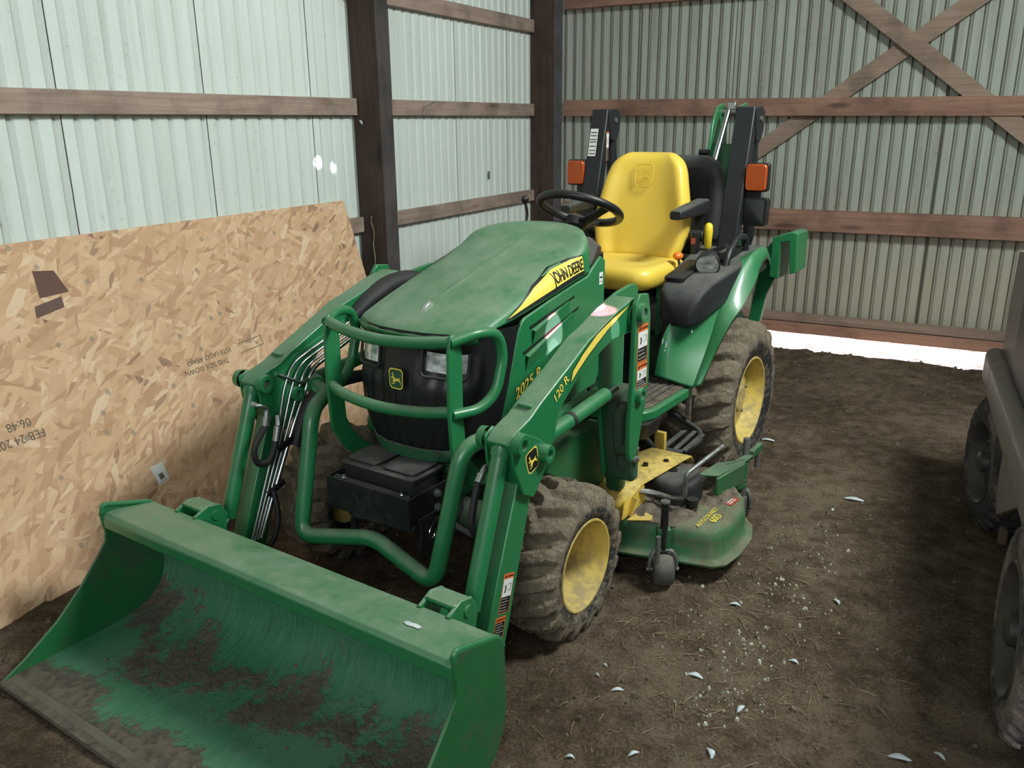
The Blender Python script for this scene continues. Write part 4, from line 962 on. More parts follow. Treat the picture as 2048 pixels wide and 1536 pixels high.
# backrest: outline in the (y, z) plane, dished toward the driver
def back(name, mat, X0, lean, prof, thick, dish, parent=None, side=1):
    mb = MB(); F = []; B = []
    NZ, NY = 16, 14
    z0, z1 = prof[0][0], prof[-1][0]
    for j in range(NZ + 1):
        z = lerp(z0, z1, j / NZ); hw = interp(prof, z); row = []; rb = []
        for i in range(NY + 1):
            s = -1 + 2 * i / NY; y = s * hw
            wing = dish * abs(s) ** 2.6 * (1 - .45 * sstep(.65, 1, (z - z0) / (z1 - z0)))
            edge = -.030 * sstep(.86, 1, abs(s)) - .028 * sstep(.92, 1, j / NZ)
            groove = -.010 * math.exp(-((abs(s) - .60) / .06) ** 2) * (1 - sstep(.45, .75, j / NZ))
            x = X0 + lean * (z - z0) + wing + edge + groove
            row.append((x, y, z)); rb.append((X0 + lean * (z - z0) - thick + .02 * abs(s) ** 2, y * .985, z - .004 * (j == NZ)))
        F.append(row); B.append(rb)
    f = [[mb.bm.verts.new(p) for p in r] for r in F]; b = [[mb.bm.verts.new(p) for p in r] for r in B]
    for j in range(NZ):
        for i in range(NY):
            mb.face([f[j][i], f[j][i + 1], f[j + 1][i + 1], f[j + 1][i]]); mb.face([b[j][i], b[j + 1][i], b[j + 1][i + 1], b[j][i + 1]])
        mb.face([f[j][0], f[j + 1][0], b[j + 1][0], b[j][0]]); mb.face([f[j][NY], b[j][NY], b[j + 1][NY], f[j + 1][NY]])
    for i in range(NY): mb.face([f[0][i], b[0][i], b[0][i + 1], f[0][i + 1]]); mb.face([f[NZ][i], f[NZ][i + 1], b[NZ][i + 1], b[NZ][i]])
    return mb.build(name, mat, parent or T, smooth=180, subd=1, bevel=.012, bseg=3)
sb = back('seat_backrest', M['yellow'], .055, -.17, [(.925, .19), (.98, .215), (1.06, .232), (1.12, .232), (1.18, .216), (1.25, .200), (1.31, .186), (1.345, .168), (1.37, .140), (1.385, .105)], .075, .055)
em = frame((.0095, 0, 1.285), (0, 1, 0), (-.17, 0, 1))
o_ = shield(.090, .098); mb = MB(); P_ = [em(x, y, .0) for x, y in o_]; mb.tube(P_ + [P_[0]], .0022, 6); mb.build('embossed_badge', M['yellow'], sb)
put_poly('embossed_deer', [[((x - .5) * .066, (y - .55) * .066) for x, y in DEER]], em, M['yellow'], sb, .0018, label=None).modifiers.new('raised', 'SOLIDIFY').thickness = .002
def armrest(s):
    mb = MB(); mb.loft([[( .255 + .0, s * .262 + p[0], 1.143 + p[1]) for p in rrect(.05, .036, .012, 3)], [(.15, s * .262 + p[0], 1.150 + p[1]) for p in rrect(.058, .050, .014, 3)], [(-.02, s * .262 + p[0], 1.158 + p[1]) for p in rrect(.060, .066, .014, 3)], [(-.06, s * .262 + p[0], 1.158 + p[1]) for p in rrect(.05, .060, .014, 3)]])
    a = mb.build('armrest', M['black_dusty'], T, smooth=50, bevel=.003)
    MB().box((-.045, s * .25, 1.10), (.03, .03, .12)).build('armrest_bracket', M['black'], a)
    MB().tube([(-.02, s * .22, 1.03), (-.02, s * .285, 1.03)], .026, 16).build('armrest_pivot', M['black'], a, bevel=.003)
mir(armrest)
mb = MB(); mb.box((.20, 0, .785), (.34, .40, .03)); mb.box((.2, 0, .70), (.26, .30, .16)); pt('seat_pedestal', mb, M['black'], bevel=.012)
pt('seat_shell', MB().loft([cush_ring(.805, .06, .38, .18, .08), cush_ring(.836, .03, .40, .195, .08)]), M['black'], smooth=60)
bk_ = pt('seat_buckle', MB().loft([[(.02 + p[0], .262 + p[1], z) for p in rrect(.045, .03, .010, 3)] for z in (.93, .99, 1.05)]), M['black'], smooth=50)
put_poly('buckle_button', [rrect(.022, .028, .006)], frame((.044, .262, 1.015), (0, 1, 0), (0, 0, 1)), M['decal_red'], bk_, .001)
k = pt('range_lever', MB().tube(catmull([(.17, .262, .90), (.168, .255, .93), (.17, .25, .955)], 4), .006, 8), M['black_steel'])
MB().ball((.17, .248, .966), .021, (1.25, 1, .85)).build('lever_knob', M['orange'], k)
# ---- fenders and consoles
FR = [(.50, .475, .505), (.44, .475, .565), (.375, .475, .632), (.325, .475, .690), (.285, .475, .745), (.24, .483, .812), (.163, .498, .890), (.09, .512, .950), (.02, .522, .985), (-.12, .52, .990), (-.24, .51, .94)]
FL = [(.492, .505, .520), (.440, .515, .585), (.396, .525, .645), (.345, .538, .705), (.30, .547, .745), (.222, .555, .785), (.130, .563, .850), (.070, .563, .893), (.018, .556, .935), (-.12, .54, .955), (-.24, .52, .90)]
FI = [(.535, .325, .540), (.525, .328, .585), (.510, .332, .64), (.492, .340, .700), (.462, .355, .750), (.40, .355, .79), (.30, .34, .83), (.2, .33, .86), (.02, .30, .88), (-.12, .30, .88), (-.24, .30, .86)]
def fender(s):
    rows = []
    for i, r, l in zip(catmull(FI, 4), catmull(FR, 4), catmull(FL, 4)):
        m_ = (i + r) / 2; lip = l + Vector((-.010, -.002, -.016))
        rows.append([Vector((p.x, p.y * s, p.z)) for p in (i, (i * 2 + r) / 3, (i + r * 2) / 3, r, r + (l - r) * .12 + Vector((.003, .002, .003)), (r + l) / 2 + Vector((.006, .004, .004)), l, lip)])
    mb = MB(); mb.grid(rows); f = mb.build('fender', M['green_clean'], T, smooth=35, solid=.005)
    if s > 0:
        # dark wheel-arch lining and its ribs at the rear, scuffs
        put_poly('paint_chips', [[(.0, .0), (.002, .018), (.007, .020), (.006, .004), (.003, -.006)], [(.012, -.022), (.014, .004), (.019, .008), (.020, -.012)], [(.010, -.034), (.012, -.027), (.015, -.028), (.014, -.036)], [(.10, .040), (.101, .052), (.105, .054), (.106, .047)]], lambda x, y, h=0.: Vector((.508 - x * .5, .345 + x, .672 + y)) + Vector((.012, 0, .003)), M['feather'], f, .001)
        for k in range(6):
            MB().bar((.02 - .012 * k, .535 - .006 * k, .905 - .006 * k), (-.0 - .012 * k, .515 - .006 * k, .865 - .010 * k), .004, .012).build('arch_rib', M['black'], f, smooth=0)
    # console pad: black plastic, lofted along X
    st = [(.470, .740, .775, .372, .425), (.462, .735, .83, .325, .450), (.425, .745, .878, .288, .470), (.36, .765, .905, .272, .482), (.25, .79, .926, .258, .497), (.12, .83, .945, .245, .510), (.0, .86, .965, .232, .520), (-.12, .87, .978, .225, .522), (-.22, .87, .978, .225, .510), (-.245, .88, .965, .235, .50)]
    rings = []
    for x, zb, zt, ya, yb in st:
        h = zt - zb; rings.append([(x, s * (lerp(ya, yb, .5) + p[0]), (zb + zt) / 2 + p[1]) for p in rrect(yb - ya, h, min(.022, h * .4, (yb - ya) * .4), 3)])
    c = MB().loft(rings).build('side_console', M['black_dusty'], T, smooth=60)
    MB().loft([[(.26 + p[0], s * .325 + p[1], .914 + dz + (-p[0]) * .14) for p in rrect(.26 * k_, .085 * k_, .012, 3)] for dz, k_ in ((.0, 1), (.016, 1), (.020, .92))]).build('lever_gate', M['black'], c, smooth=40)
    MB().loft([[(.02 + p[0], s * .40 + p[1], .972 + dz) for p in rrect(.26 * k_, .10 * k_, .03, 4)] for dz, k_ in ((-.01, 1), (.018, 1.0), (.018, .86), (-.006, .82))]).build('console_tray', M['black'], c, smooth=40)
    h = MB().tube([(.165, s * .452, .90), (.128, s * .452, .985), (.02, s * .452, 1.040), (-.075, s * .452, 1.035), (-.085, s * .452, .955)], .015, 12, fillet=.035).build('grab_handle', M['black'], T)
    # work light on the console
    MB().lathe([(-.05, .012), (-.045, .034), (-.02, .045), (.020, .052), (.024, .050), (.016, .046), (.016, .002)], (.255, s * .415, .962), (.86, s * .22, -.40), 28).build('work_light', M['black'], T, smooth=40)
    MB().lathe([(.0, .046), (.003, .03), (.0045, .001)], (.255 + .017, s * .4195, .962 - .0082), (.86, s * .22, -.40), 28).build('work_light_lens', M['lens'], T)
    # foot platform
    pf = [(.90, .12), (.90, .37), (.86, .43), (.80, .455), (.46, .462), (.44, .44), (.42, .12)]
    q = MB().prism([(x, s * y) for x, y in pf], .455, .497, 'z').build('foot_platform', M['green_clean'], T, bevel=.008)
    MB().prism([(x * 1 - (.012 if x > .6 else -.012), s * (y - .022)) for x, y in pf], .496, .5045, 'z').build('rubber_mat', M['clod'], q, bevel=.003)
    for k in range(9): MB().box((.66, s * (.16 + .03 * k), .5055), (.40, .010, .004)).build('mat_rib', M['black_dusty'], q)
    MB().loft([[(.80 + p[0], s * .36 + p[1], z) for p in rrect(.17 * k_, .20 * k_, .03, 3)] for z, k_ in ((.395, .86), (.456, 1))]).build('rubber_bumper', M['black'], q, smooth=40)
    MB().box((.465, s * .45, .42), (.022, .020, .09)).build('platform_bracket', M['bare'], q, bevel=.003)
mir(fender)
def step():
    pts = [(.72, .30, .40), (.66, .40, .285), (.63, .50, .275), (.50, .52, .285), (.42, .49, .30), (.50, .36, .40)]
    b = pt('mounting_step', MB().tube(pts, .012, 10, fillet=.03), M['black_steel'])
    mb = MB(); mb.bar((.655, .425, .285), (.44, .435, .300), .022, .008); mb.bar((.64, .47, .283), (.44, .475, .300), .020, .008); mb.bar((.63, .505, .283), (.45, .512, .297), .022, .010); mb.build('step_tread', M['black_dusty'], b, bevel=.002)
step()
yl = pt('lift_lever', MB().tube([(-.005, .30, .93), (-.028, .30, .985)], .006, 8), M['black_steel'])
MB().loft([[(-.030 + math.cos(a) * r, .30 + math.sin(a) * r, z) for a in [2 * PI * k / 16 for k in range(16)]] for z, r in ((.968, .006), (.976, .009), (.982, .016), (1.055, .019), (1.078, .017), (1.088, .008))]).build('lever_knob', M['knob_yellow'], yl, smooth=60)
pt('hydraulic_pipe', MB().tube([(-.15, .22, .90), (-.16, .22, 1.06)], .008, 10), M['chrome'])
MB().lathe([(0, .05), (.03, .05), (.036, .058), (.055, .058), (.06, .05), (.062, .001)], (-.30, .305, .955), (0, 0, 1), 32).build('filler_neck', M['green_clean'], T, smooth=35)
# pedals and dark undergrowth of levers between the platform and the hood
mb = MB(); mb.lathe([(0, .001), (0, .055), (.03, .058), (.06, .05), (.065, .001)], (.64, .25, .80), (0, 0, 1), 24); mb.box((.62, .26, .64), (.10, .08, .30)); pt('pedal_housing', mb, M['black'], bevel=.006)
for X, Y in ((.86, .30), (.78, .33)):
    p_ = pt('pedal_arm', MB().tube([(X - .1, Y - .02, .78), (X - .03, Y, .64), (X, Y, .53)], .009, 8), M['black_steel']); MB().box((X, Y, .525), (.09, .06, .012), Matrix.Rotation(.4, 3, 'Y')).build('pedal_pad', M['black'], p_, bevel=.004)
MB().bar((.98, .24, .70), (.93, .27, .50), .02, .008).build('pedal_linkage', M['black_steel'], T)
MB().box((.24, .20, .76), (.03, .012, .26)).build('seat_support_strut', M['green_clean'], T)
# ---- folded roll bar posts with lamps
def rops(s):
    p = MB().loft([[(x + a, s * .358 + b, z) for a, b in ((-.030, -.042), (.030, -.042), (.030, .042), (-.030, .042))] for x, z in ((-.090, .60), (-.14, 1.05), (-.262, 1.572))]).build('roll_bar_post', M['rops'], T, bevel=.005)
    mb = MB(); mb.prism([(-.235, 1.565), (-.32, 1.575), (-.36, 1.545), (-.35, 1.47), (-.315, 1.42), (-.265, 1.43)], s * .358 - .047, s * .358 - .039); mb.prism([(-.235, 1.565), (-.32, 1.575), (-.36, 1.545), (-.35, 1.47), (-.315, 1.42), (-.265, 1.43)], s * .358 + .039, s * .358 + .047); mb.build('fold_hinge', M['rops'], p, bevel=.002)
    MB().tube([(-.30, s * .358 - .055, 1.52), (-.30, s * .358 + .055, 1.52)], .012, 12).build('hinge_pin', M['bare'], p)
    # upper hoop folded down behind the posts
    b = MB().box((-.205, s * .425, 1.20), (.012, .075, .25)).build('lamp_bracket', M['black'], T, bevel=.003)
    l = MB().loft([[(x, s * .450 + q[0], 1.277 + q[1]) for q in rrect(.100 * k_, .122 * k_, .014, 4)] for x, k_ in ((-.205, 1), (-.172, 1))]).build('marker_lamp_housing', M['black'], T, bevel=.003)
    MB().loft([[(x, s * .449 + q[0], 1.277 + q[1]) for q in rrect(.090 * k_, .112 * k_, .014, 4)] for x, k_ in ((-.174, 1), (-.160, 1), (-.155, .93))]).build('amber_lens', M['amber'], l, smooth=40)
    if s > 0:
        t = MB().loft([[(x, s * .450 + q[0], 1.130 + q[1]) for q in rrect(.104, .122, .014, 4)] for x in (-.215, -.168)]).build('tail_lamp_housing', M['black'], T, smooth=0)
        MB().loft([[(x, s * .449 + q[0], 1.130 + q[1]) for q in rrect(.088 * k_, .106 * k_, .012, 4)] for x, k_ in ((-.170, 1), (-.164, 1), (-.162, .95))]).build('dark_lens', M['lamp_dark'], t, smooth=40)
    if s < 0:
        mo = frame((-.196 - .022, -.370, 1.412), (0, 1, 0), (-.235, 0, 1))
        w_ = put_poly('post_label', [[(-.022, -.065), (.020, -.065), (.020, .065), (-.022, .065)]], mo, M['decal_white'], p, .0270)
        put_poly('label_print', [[(-.018, y), (.016, y), (.016, y + .004), (-.018, y + .004)] for y in (-.055, -.04, -.02, .0, .012, .03, .045)], mo, M['decal_black'], p, .0278)
        put_warning(p, frame((-.236, -.316, 1.40), (-1, 0, 0), (-.235, 0, 1)), .026, .135)
mir(rops)
mb = MB(); mb.tube([(-.345, -.358, 1.50), (-.40, -.358, .95), (-.40, -.25, .86), (-.40, .25, .86), (-.40, .358, .95), (-.345, .358, 1.50)], .026, 12, fillet=.08); pt('roll_bar_hoop', mb, M['rops'])
# ---- rear digger: boom standing upright behind its black seat, stabilizers folded up
bs = back('digger_seat_backrest', M['seat_grey'], -.40, -.02, [(.96, .20), (1.05, .215), (1.15, .222), (1.25, .218), (1.31, .20), (1.345, .165), (1.36, .12)], .05, .03)
o_ = [(-.135, -.02), (.135, -.02), (.115, .10), (.09, .15), (-.09, .15), (-.115, .10)]
put_poly('backrest_panel', [o_], frame((-.375, .03, 1.15), (0, 1, 0), (-.02, 0, 1)), M['black_dusty'], bs, .012)
mb = MB(); mb.loft([cush_ring(.90, -.80, -.42, .20, .06), cush_ring(.97, -.82, -.40, .215, .06)]); pt('digger_seat_cushion', mb, M['black_dusty'], smooth=50)
boom = [(-.60, .52), (-.66, 1.00), (-.70, 1.30), (-.74, 1.50), (-.80, 1.585), (-.88, 1.60), (-.93, 1.54), (-.95, 1.40), (-.93, 1.15), (-.86, .80), (-.80, .50)]
def bplate(y0): return MB().prism(boom, y0, y0 + .014)
b0 = bplate(.005).build('digger_boom', M['green'], T, bevel=.003)
bplate(.125).build('boom_plate', M['green'], b0, bevel=.003)
mb = MB(); mb.box((-.81, .072, .95), (.06, .11, .9), Matrix.Rotation(-.16, 3, 'Y')); mb.build('boom_web', M['green'], b0)
MB().tube([(-.86, -.01, 1.555), (-.86, .165, 1.555)], .018, 14).build('boom_pin', M['bare'], b0)
mb = MB(); mb.box((-.86, .07, 1.585), (.035, .045, .04)); mb.build('pin_lug', M['chrome'], b0, bevel=.004)
MB().tube([(-.80, .072, 1.56), (-.645, .062, 1.27)], .0145, 16).build('boom_cylinder_rod', M['polished'], b0)
MB().tube([(-.648, .062, 1.275), (-.58, .060, .85)], .032, 18).build('boom_cylinder', M['green_dark'], b0)
MB().tube([(-.70, -.03, 1.36), (-.70, .02, 1.36)], .016, 12).build('boom_stop', M['black'], b0)
for z, q in ((1.18, .20), (1.05, .21)): MB().tube([(-.62, .14, z), (-.60, q + .02, z - .002)], .010, 10).build('boom_cross_pin', M['green_clean'], b0)
MB().tube(catmull([(-.82, .145, 1.50), (-.72, .15, 1.25), (-.68, .16, 1.05), (-.62, .16, .85)], 5), .008, 8).build('boom_hose', M['rubber_hose'], b0)
mb = MB(); mb.prism([(-.36, .25), (-.36, .62), (-.50, .72), (-.62, .98), (-.72, .95), (-.78, .50), (-.74, .25)], -.12, .14); pt('digger_frame', mb, M['green_dark'], bevel=.01)
mb = MB(); mb.box((-.46, .13, .93), (.012, .10, .20)); pt('digger_control_panel', mb, M['black'], bevel=.004)
def stab(s):
    a = [(.30, .22), (.34, .52), (.365, .72), (.380, .82), (.372, .875), (.40, .915), (.455, .925), (.475, .905), (.480, .85), (.455, .775), (.425, .70), (.40, .56), (.355, .24)]
    st = MB().prism([(s * y, z) for y, z in a], -.565, -.525, 'x').build('stabilizer_arm', M['green_clean'], T, bevel=.004)
    pd = MB(); pd.prism([(s * .448, .80), (s * .452, .985), (s * .540, 1.018), (s * .568, 1.010), (s * .572, .828), (s * .545, .82), (s * .530, .972), (s * .490, .965), (s * .490, .79)], -.63, -.46, 'x'); pd.build('stabilizer_pad', M['green_clean'], st, bevel=.004)
    MB().prism([(s * .40, .915), (s * .455, .86), (s * .47, .97), (s * .455, .985)], -.57, -.52, 'x').build('pad_link', M['green_clean'], st, bevel=.003)
    MB().tube([(-.57, s * .43, .875), (-.515, s * .43, .875)], .012, 12).build('pad_pin', M['bare'], st)
    MB().tube([(-.545, s * .20, .75), (-.545, s * .34, .48)], .022, 14).build('stabilizer_cylinder', M['green_dark'], st)
mir(stab)
# ---- belly mower
def deck_plan(k=0.0):
    half = [(1.175, 0.0), (1.165, .30), (1.105, .56), (1.055, .78), (1.02, .812), (.93, .826), (.80, .822), (.70, .79), (.62, .72), (.555, .62), (.52, .48), (.50, .25), (.49, 0)]
    full = half + [(x, -y) for x, y in half[-2:0:-1]]
    c = Vector((.83, 0))
    out = []
    for x, y in full:
        d = Vector((x, y)) - c; L = d.length; d = d * ((L - k) / L); out.append((c.x + d.x, c.y + d.y))
    return out
def dense(P):
    out = []
    for i in range(len(P)):
        a, b = P[i], P[(i + 1) % len(P)]
        for t in (0, .33, .67): out.append((lerp(a[0], b[0], t), lerp(a[1], b[1], t)))
    return out
rings = []
for k, z in ((-.026, .070), (-.028, .078), (-.010, .088), (.000, .098), (.004, .150), (.010, .178), (.024, .194), (.05, .200), (.16, .205), (.30, .215)):
    rings.append([(x, y, z) for x, y in dense(deck_plan(k))])
deck = pt('mower_deck', MB().loft(rings), M['deck'], smooth=50)
# skirt reads as a rolled lip
# grass cuttings and dirt lying on the deck
mb = MB(); random.seed(5)
def heap(mb, cx, cy, sx, sy, h, z0=.203):
    rows = []
    for j in range(25):
        row = []
        for i in range(25):
            a, b = -1 + i / 12, -1 + j / 12; x, y = cx + sx * a, cy + sy * b
            k = max(0, 1 - a * a - b * b + .25 * mnoise.noise(Vector((x * 14, y * 14, 5)))); z = z0 - .010 * (1 - sstep(0, .25, k)) + h * k * (.7 + .9 * mnoise.noise(Vector((x * 24, y * 24, 1)))) + .003 * mnoise.noise(Vector((x * 90, y * 90, 2)))
            row.append(mb.bm.verts.new((x, y, z)) if k > 0 else None)
        rows.append(row)
    for r0, r1 in zip(rows, rows[1:]):
        for i in range(len(r0) - 1):
            q = [v for v in (r0[i], r0[i + 1], r1[i + 1], r1[i]) if v is not None]
            if len(q) >= 3: mb.face(q)
heap(mb, .985, .52, .125, .20, .036); heap(mb, .99, .62, .08, .08, .020); heap(mb, .80, .68, .10, .08, .014); heap(mb, .74, .70, .08, .07, .020); heap(mb, .62, .56, .06, .12, .030); heap(mb, .86, .42, .10, .10, .02)
mb.build('dirt_heap', M['clod'], deck, smooth=80, kind='stuff')
mb = MB()
for i in range(260):
    x, y = random.gauss(.92, .14), random.uniform(.36, .80); 
    if x > 1.08 - .1 * y or x < .58: continue
    a = random.uniform(0, PI); L = random.uniform(.008, .03); d = Vector((math.cos(a), math.sin(a), random.uniform(-.1, .3))) * L / 2; c = Vector((x, y, .212 + abs(d.z) + random.uniform(0, .012)))
    mb.tube([c - d, c + d], .0008, 4, cap=False)
mb.build('grass_cuttings', M['straw'], deck, smooth=0, kind='stuff')
# yellow bracket
mb = MB()
rows = [[(1.125, .335, .215), (1.125, .500, .215)], [(1.105, .335, .262), (1.105, .505, .262)], [(1.03, .34, .300), (1.03, .52, .300)], [(.93, .36, .310), (.93, .545, .310)], [(.80, .40, .318), (.80, .57, .318)], [(.735, .42, .318), (.735, .58, .318)], [(.715, .42, .285), (.715, .585, .285)]]
mb.grid(rows); yb = mb.build('yellow_hanger_plate', M['deck_yellow'], deck, smooth=25, solid=.006, recalc=False)
mb = MB(); mb.grid([[(1.150, .505, .205), (1.07, .508, .205), (1.02, .53, .21)], [(1.125, .500, .262), (1.07, .508, .275), (1.02, .522, .302)]]); mb.build('plate_flange', M['deck_yellow'], yb, smooth=0, solid=.005)
mb = MB(); mb.prism([(1.145, .52), (1.05, .525), (1.07, .585), (1.10, .59)], .205, .211, 'z'); mb.bar((1.11, .51, .21), (1.085, .522, .268), .03, .006); mb.build('plate_foot', M['deck_yellow'], yb, bevel=.002)
for x, y in ((.90, .47), (.83, .52), (.99, .40)): MB().tube([(x, y, .306), (x, y, .322)], .010, 14).build('plate_hole', M['decal_black'], yb)
MB().box((.66, .42, .31), (.02, .045, .10)).build('yellow_hanger_tab', M['deck_yellow'], deck, bevel=.004)
# black belt cover
rings = []
for z, k in ((.205, 1), (.255, 1.0), (.285, .95), (.298, .84), (.300, .6)): rings.append([(.875 + p[0] * k, .585 + p[1] * k, z) for p in rrect(.19, .17, .07, 5)])
bc = pt('belt_cover', MB().loft(rings), M['black_dusty'], deck, smooth=50)
MB().tube([(.86, .56, .296), (.86, .56, .303)], .018, 16).build('cover_hole', M['decal_black'], bc)
mb = MB(); mb.tube([(.945, .675, .205), (.945, .675, .232), (.945, .675, .25)], [.017, .020, .022], 14); mb.build('washout_port', M['black'], deck, smooth=30)
# grey spring rod
MB().tube([(1.030, .515, .272), (1.01, .545, .268), (1.005, .610, .262), (.985, .660, .262), (1.000, .668, .362), (.81, .722, .412)], [.011, .010, .0085, .0085, .0085, .0085], 10, fillet=[.02, .02, .02, .02]).build('lift_rod', M['bare'], deck)
mb = MB(); mb.bar((1.035, .508, .273), (1.005, .575, .268), .026, .007); mb.build('lift_rod_plate', M['bare'], deck, bevel=.003)
# gauge wheels
def gauge(x, y, ang, post=True, name='gauge_wheel'):
    R_ = Matrix.Rotation(ang, 3, 'Z'); P = lambda a, b, c: Vector((x, y, 0)) + R_ @ Vector((a, b, c))
    w_ = MB(); axv = R_ @ Vector((0, 1, 0)); w_.lathe([(-.036, .012), (-.036, .040), (-.031, .051), (-.018, .0565), (0, .0580), (.018, .0565), (.031, .051), (.036, .040), (.036, .012)], P(0, 0, .058), axv, 32); g = w_.build(name, M['grey_cast'], deck, smooth=50)
    f = MB(); 
    for q in (-1, 1): f.tube([P(0, q * .045, .058), P(.002, q * .045, .10), P(.0, q * .03, .128), P(0, 0, .132)], .0075, 8, fillet=.02)
    f.tube([P(0, -.055, .058), P(0, .055, .058)], .007, 10); f.build('wheel_fork', M['bare'], g)
    if post:
        MB().box(P(-.012, .0, .165), (.035, .045, .085), R_).build('fork_bracket', M['green_worn'], g, bevel=.003)
        MB().tube([P(-.005, 0, .13), P(-.005, 0, .305)], .0135, 14).build('height_post', M['black_steel'], g)
        for k in range(5): MB().tube([P(.0085, 0, .215 + .016 * k), P(.0098, 0, .215 + .016 * k)], .004, 8).build('post_hole', M['decal_black'], g)
        MB().tube([P(-.005, 0, .303), P(-.005, 0, .309)], .0165, 14).build('post_cap', M['bare'], g)
        MB().tube([P(.03, -.024, .10), P(.03, -.024, .195)], .0085, 10).build('spring_pin_tube', M['bare'], g)
gauge(1.135, .655, .58)
gauge(1.135, -.655, -.58)
gauge(.50, .70, -.15, False)
mb = MB(); mb.prism([(.80, .635), (.77, .70), (.60, .735), (.50, .745), (.50, .715), (.60, .70), (.66, .65)], .272, .280, 'z'); mb.prism([(.80, .70), (.60, .735), (.60, .745), (.80, .712)], .20, .280, 'z'); mb.prism([(.66, .68), (.56, .73), (.56, .74), (.66, .69)], .16, .280, 'z'); rb = pt('rear_wheel_bracket', mb, M['green_worn'], deck, bevel=.003)
MB().tube([(.515, .715, .10), (.515, .715, .345)], .014, 12).build('rear_height_post', M['bare'], deck)
MB().tube([(.43, .735, .20), (.43, .735, .285)], .010, 10).build('bracket_spring', M['bare'], deck)
MB().box((.46, .735, .282), (.11, .02, .03)).build('bracket_tongue', M['green_worn'], deck, bevel=.003)
# lettering on the deck corner (reads from the front of the mower)
dm = frame((1.005, .745, .2055), (-.62, .80, 0), (-.80, -.62, 0)) if False else frame((.960, .760, .2018), (-1, .03, 0), (-.03, -1, 0))
put_text('deck_lettering', 'AUTOCONNECT', .0225, dm, M['decal_yellow'], deck, h=.0012, extra=.0004, off=(0, .022))
put_text('deck_lettering', '60D', .037, dm, M['decal_yellow'], deck, h=.0012, extra=.0009, off=(.006, -.006))
dd = put_poly('red_danger_decal', [rrect(.075, .050, .004)], frame((.79, .755, .2015), (-1, .1, 0), (-.1, -1, 0)), M['decal_red'], deck, .0008)
put_poly('decal_print', [[(-.028, y), (.020, y), (.020, y + .004), (-.028, y + .004)] for y in (-.016, -.006, .004, .014)], frame((.79, .755, .2015), (-1, .1, 0), (-.1, -1, 0)), M['decal_white'], deck, .0014)
# ------------------------------------------------------------------ parked utility vehicle on the right (only its left flank and two wheels show)
U = empty('utility_vehicle', (1.485, -.14, 0), math.radians(93.6), 'taupe utility vehicle with knobbly tires parked along the right edge, beside the tractor', 'vehicle')
# local: x forward (into the barn), y left (toward the tractor), z up; outer tire faces at y = 0.03
def utv_wheel(x, y, R, wd, steer):
    prof = [(-wd * .5, R * .60), (-wd * .54, R * .74), (-wd * .50, R * .92), (-wd * .40, R * .985), (-wd * .2, R), (0, R * 1.003), (wd * .2, R), (wd * .40, R * .985), (wd * .50, R * .92), (wd * .54, R * .74), (wd * .5, R * .60)]
    ax = Vector((-math.sin(steer), math.cos(steer), 0))
    def fn(a, h, r):
        if r > R * .9: 
            p = (a / (2 * PI) * 26 + (.5 if abs(h) > wd * .3 else 0)) % 1; return r - .016 * (1 - sstep(.08, .2, p) * (1 - sstep(.6, .72, p))) 
        return r
    w = MB().lathe([prof[0]] + [(lerp(prof[i][0], prof[i + 1][0], t), lerp(prof[i][1], prof[i + 1][1], t)) for i in range(10) for t in (.34, .67, 1)], (x, y, R - .01), ax, 312, fn=fn).build('wheel_tire', M['utv_tire'], U, smooth=40)
    c = Vector((x, y, R - .01)); o = wd * .5
    rp = [(o, R * .62), (o + .008, R * .60), (o, R * .565), (o - .03, R * .53), (o - .045, R * .50), (o - .045, R * .30), (o - .02, R * .20), (o - .018, .001)]
    rr_ = MB().lathe(rp, c, ax, 48).build('wheel_rim', M['utv_rim'], w, smooth=40)
    MB().lathe([(o - .03, R * .17), (o + .005, R * .15), (o + .012, R * .09), (o + .012, .001)], c, ax, 24).build('hub_cap', M['utv_rim'], w, smooth=40)
    for k in range(4):
        a = PI / 4 + k * PI / 2; d = (Vector((0, 0, 1)) * math.cos(a) + ax.cross(Vector((0, 0, 1))) * math.sin(a)) * R * .35; MB().bolt(c + d + ax * (o - .046), ax, .008, .012).build('lug_nut', M['bare'], w, smooth=30)
utv_wheel(-.03, -.075, .262, .20, math.radians(9)); utv_wheel(-1.31, -.068, .284, .22, 0)
utv_wheel(-.03, -1.05, .262, .20, math.radians(6)); utv_wheel(-1.31, -1.05, .282, .22, 0)
# side rail with end cap
def rail(x0, x1): return [[(x, .015 + p[0] - .02, .545 + p[1]) for p in rrect(.075, .155, .034, 4)] for x in (x0, x1)]
pt('side_rail', MB().loft(rail(.06, -2.0)), M['utv'], U, smooth=50)
pt('rail_end_cap', MB().loft(rail(.07, .30) + [[(.335, -.006 + p[0], .545 + p[1]) for p in rrect(.05, .125, .024, 4)]]), M['utv'], U, smooth=50, bevel=.004)
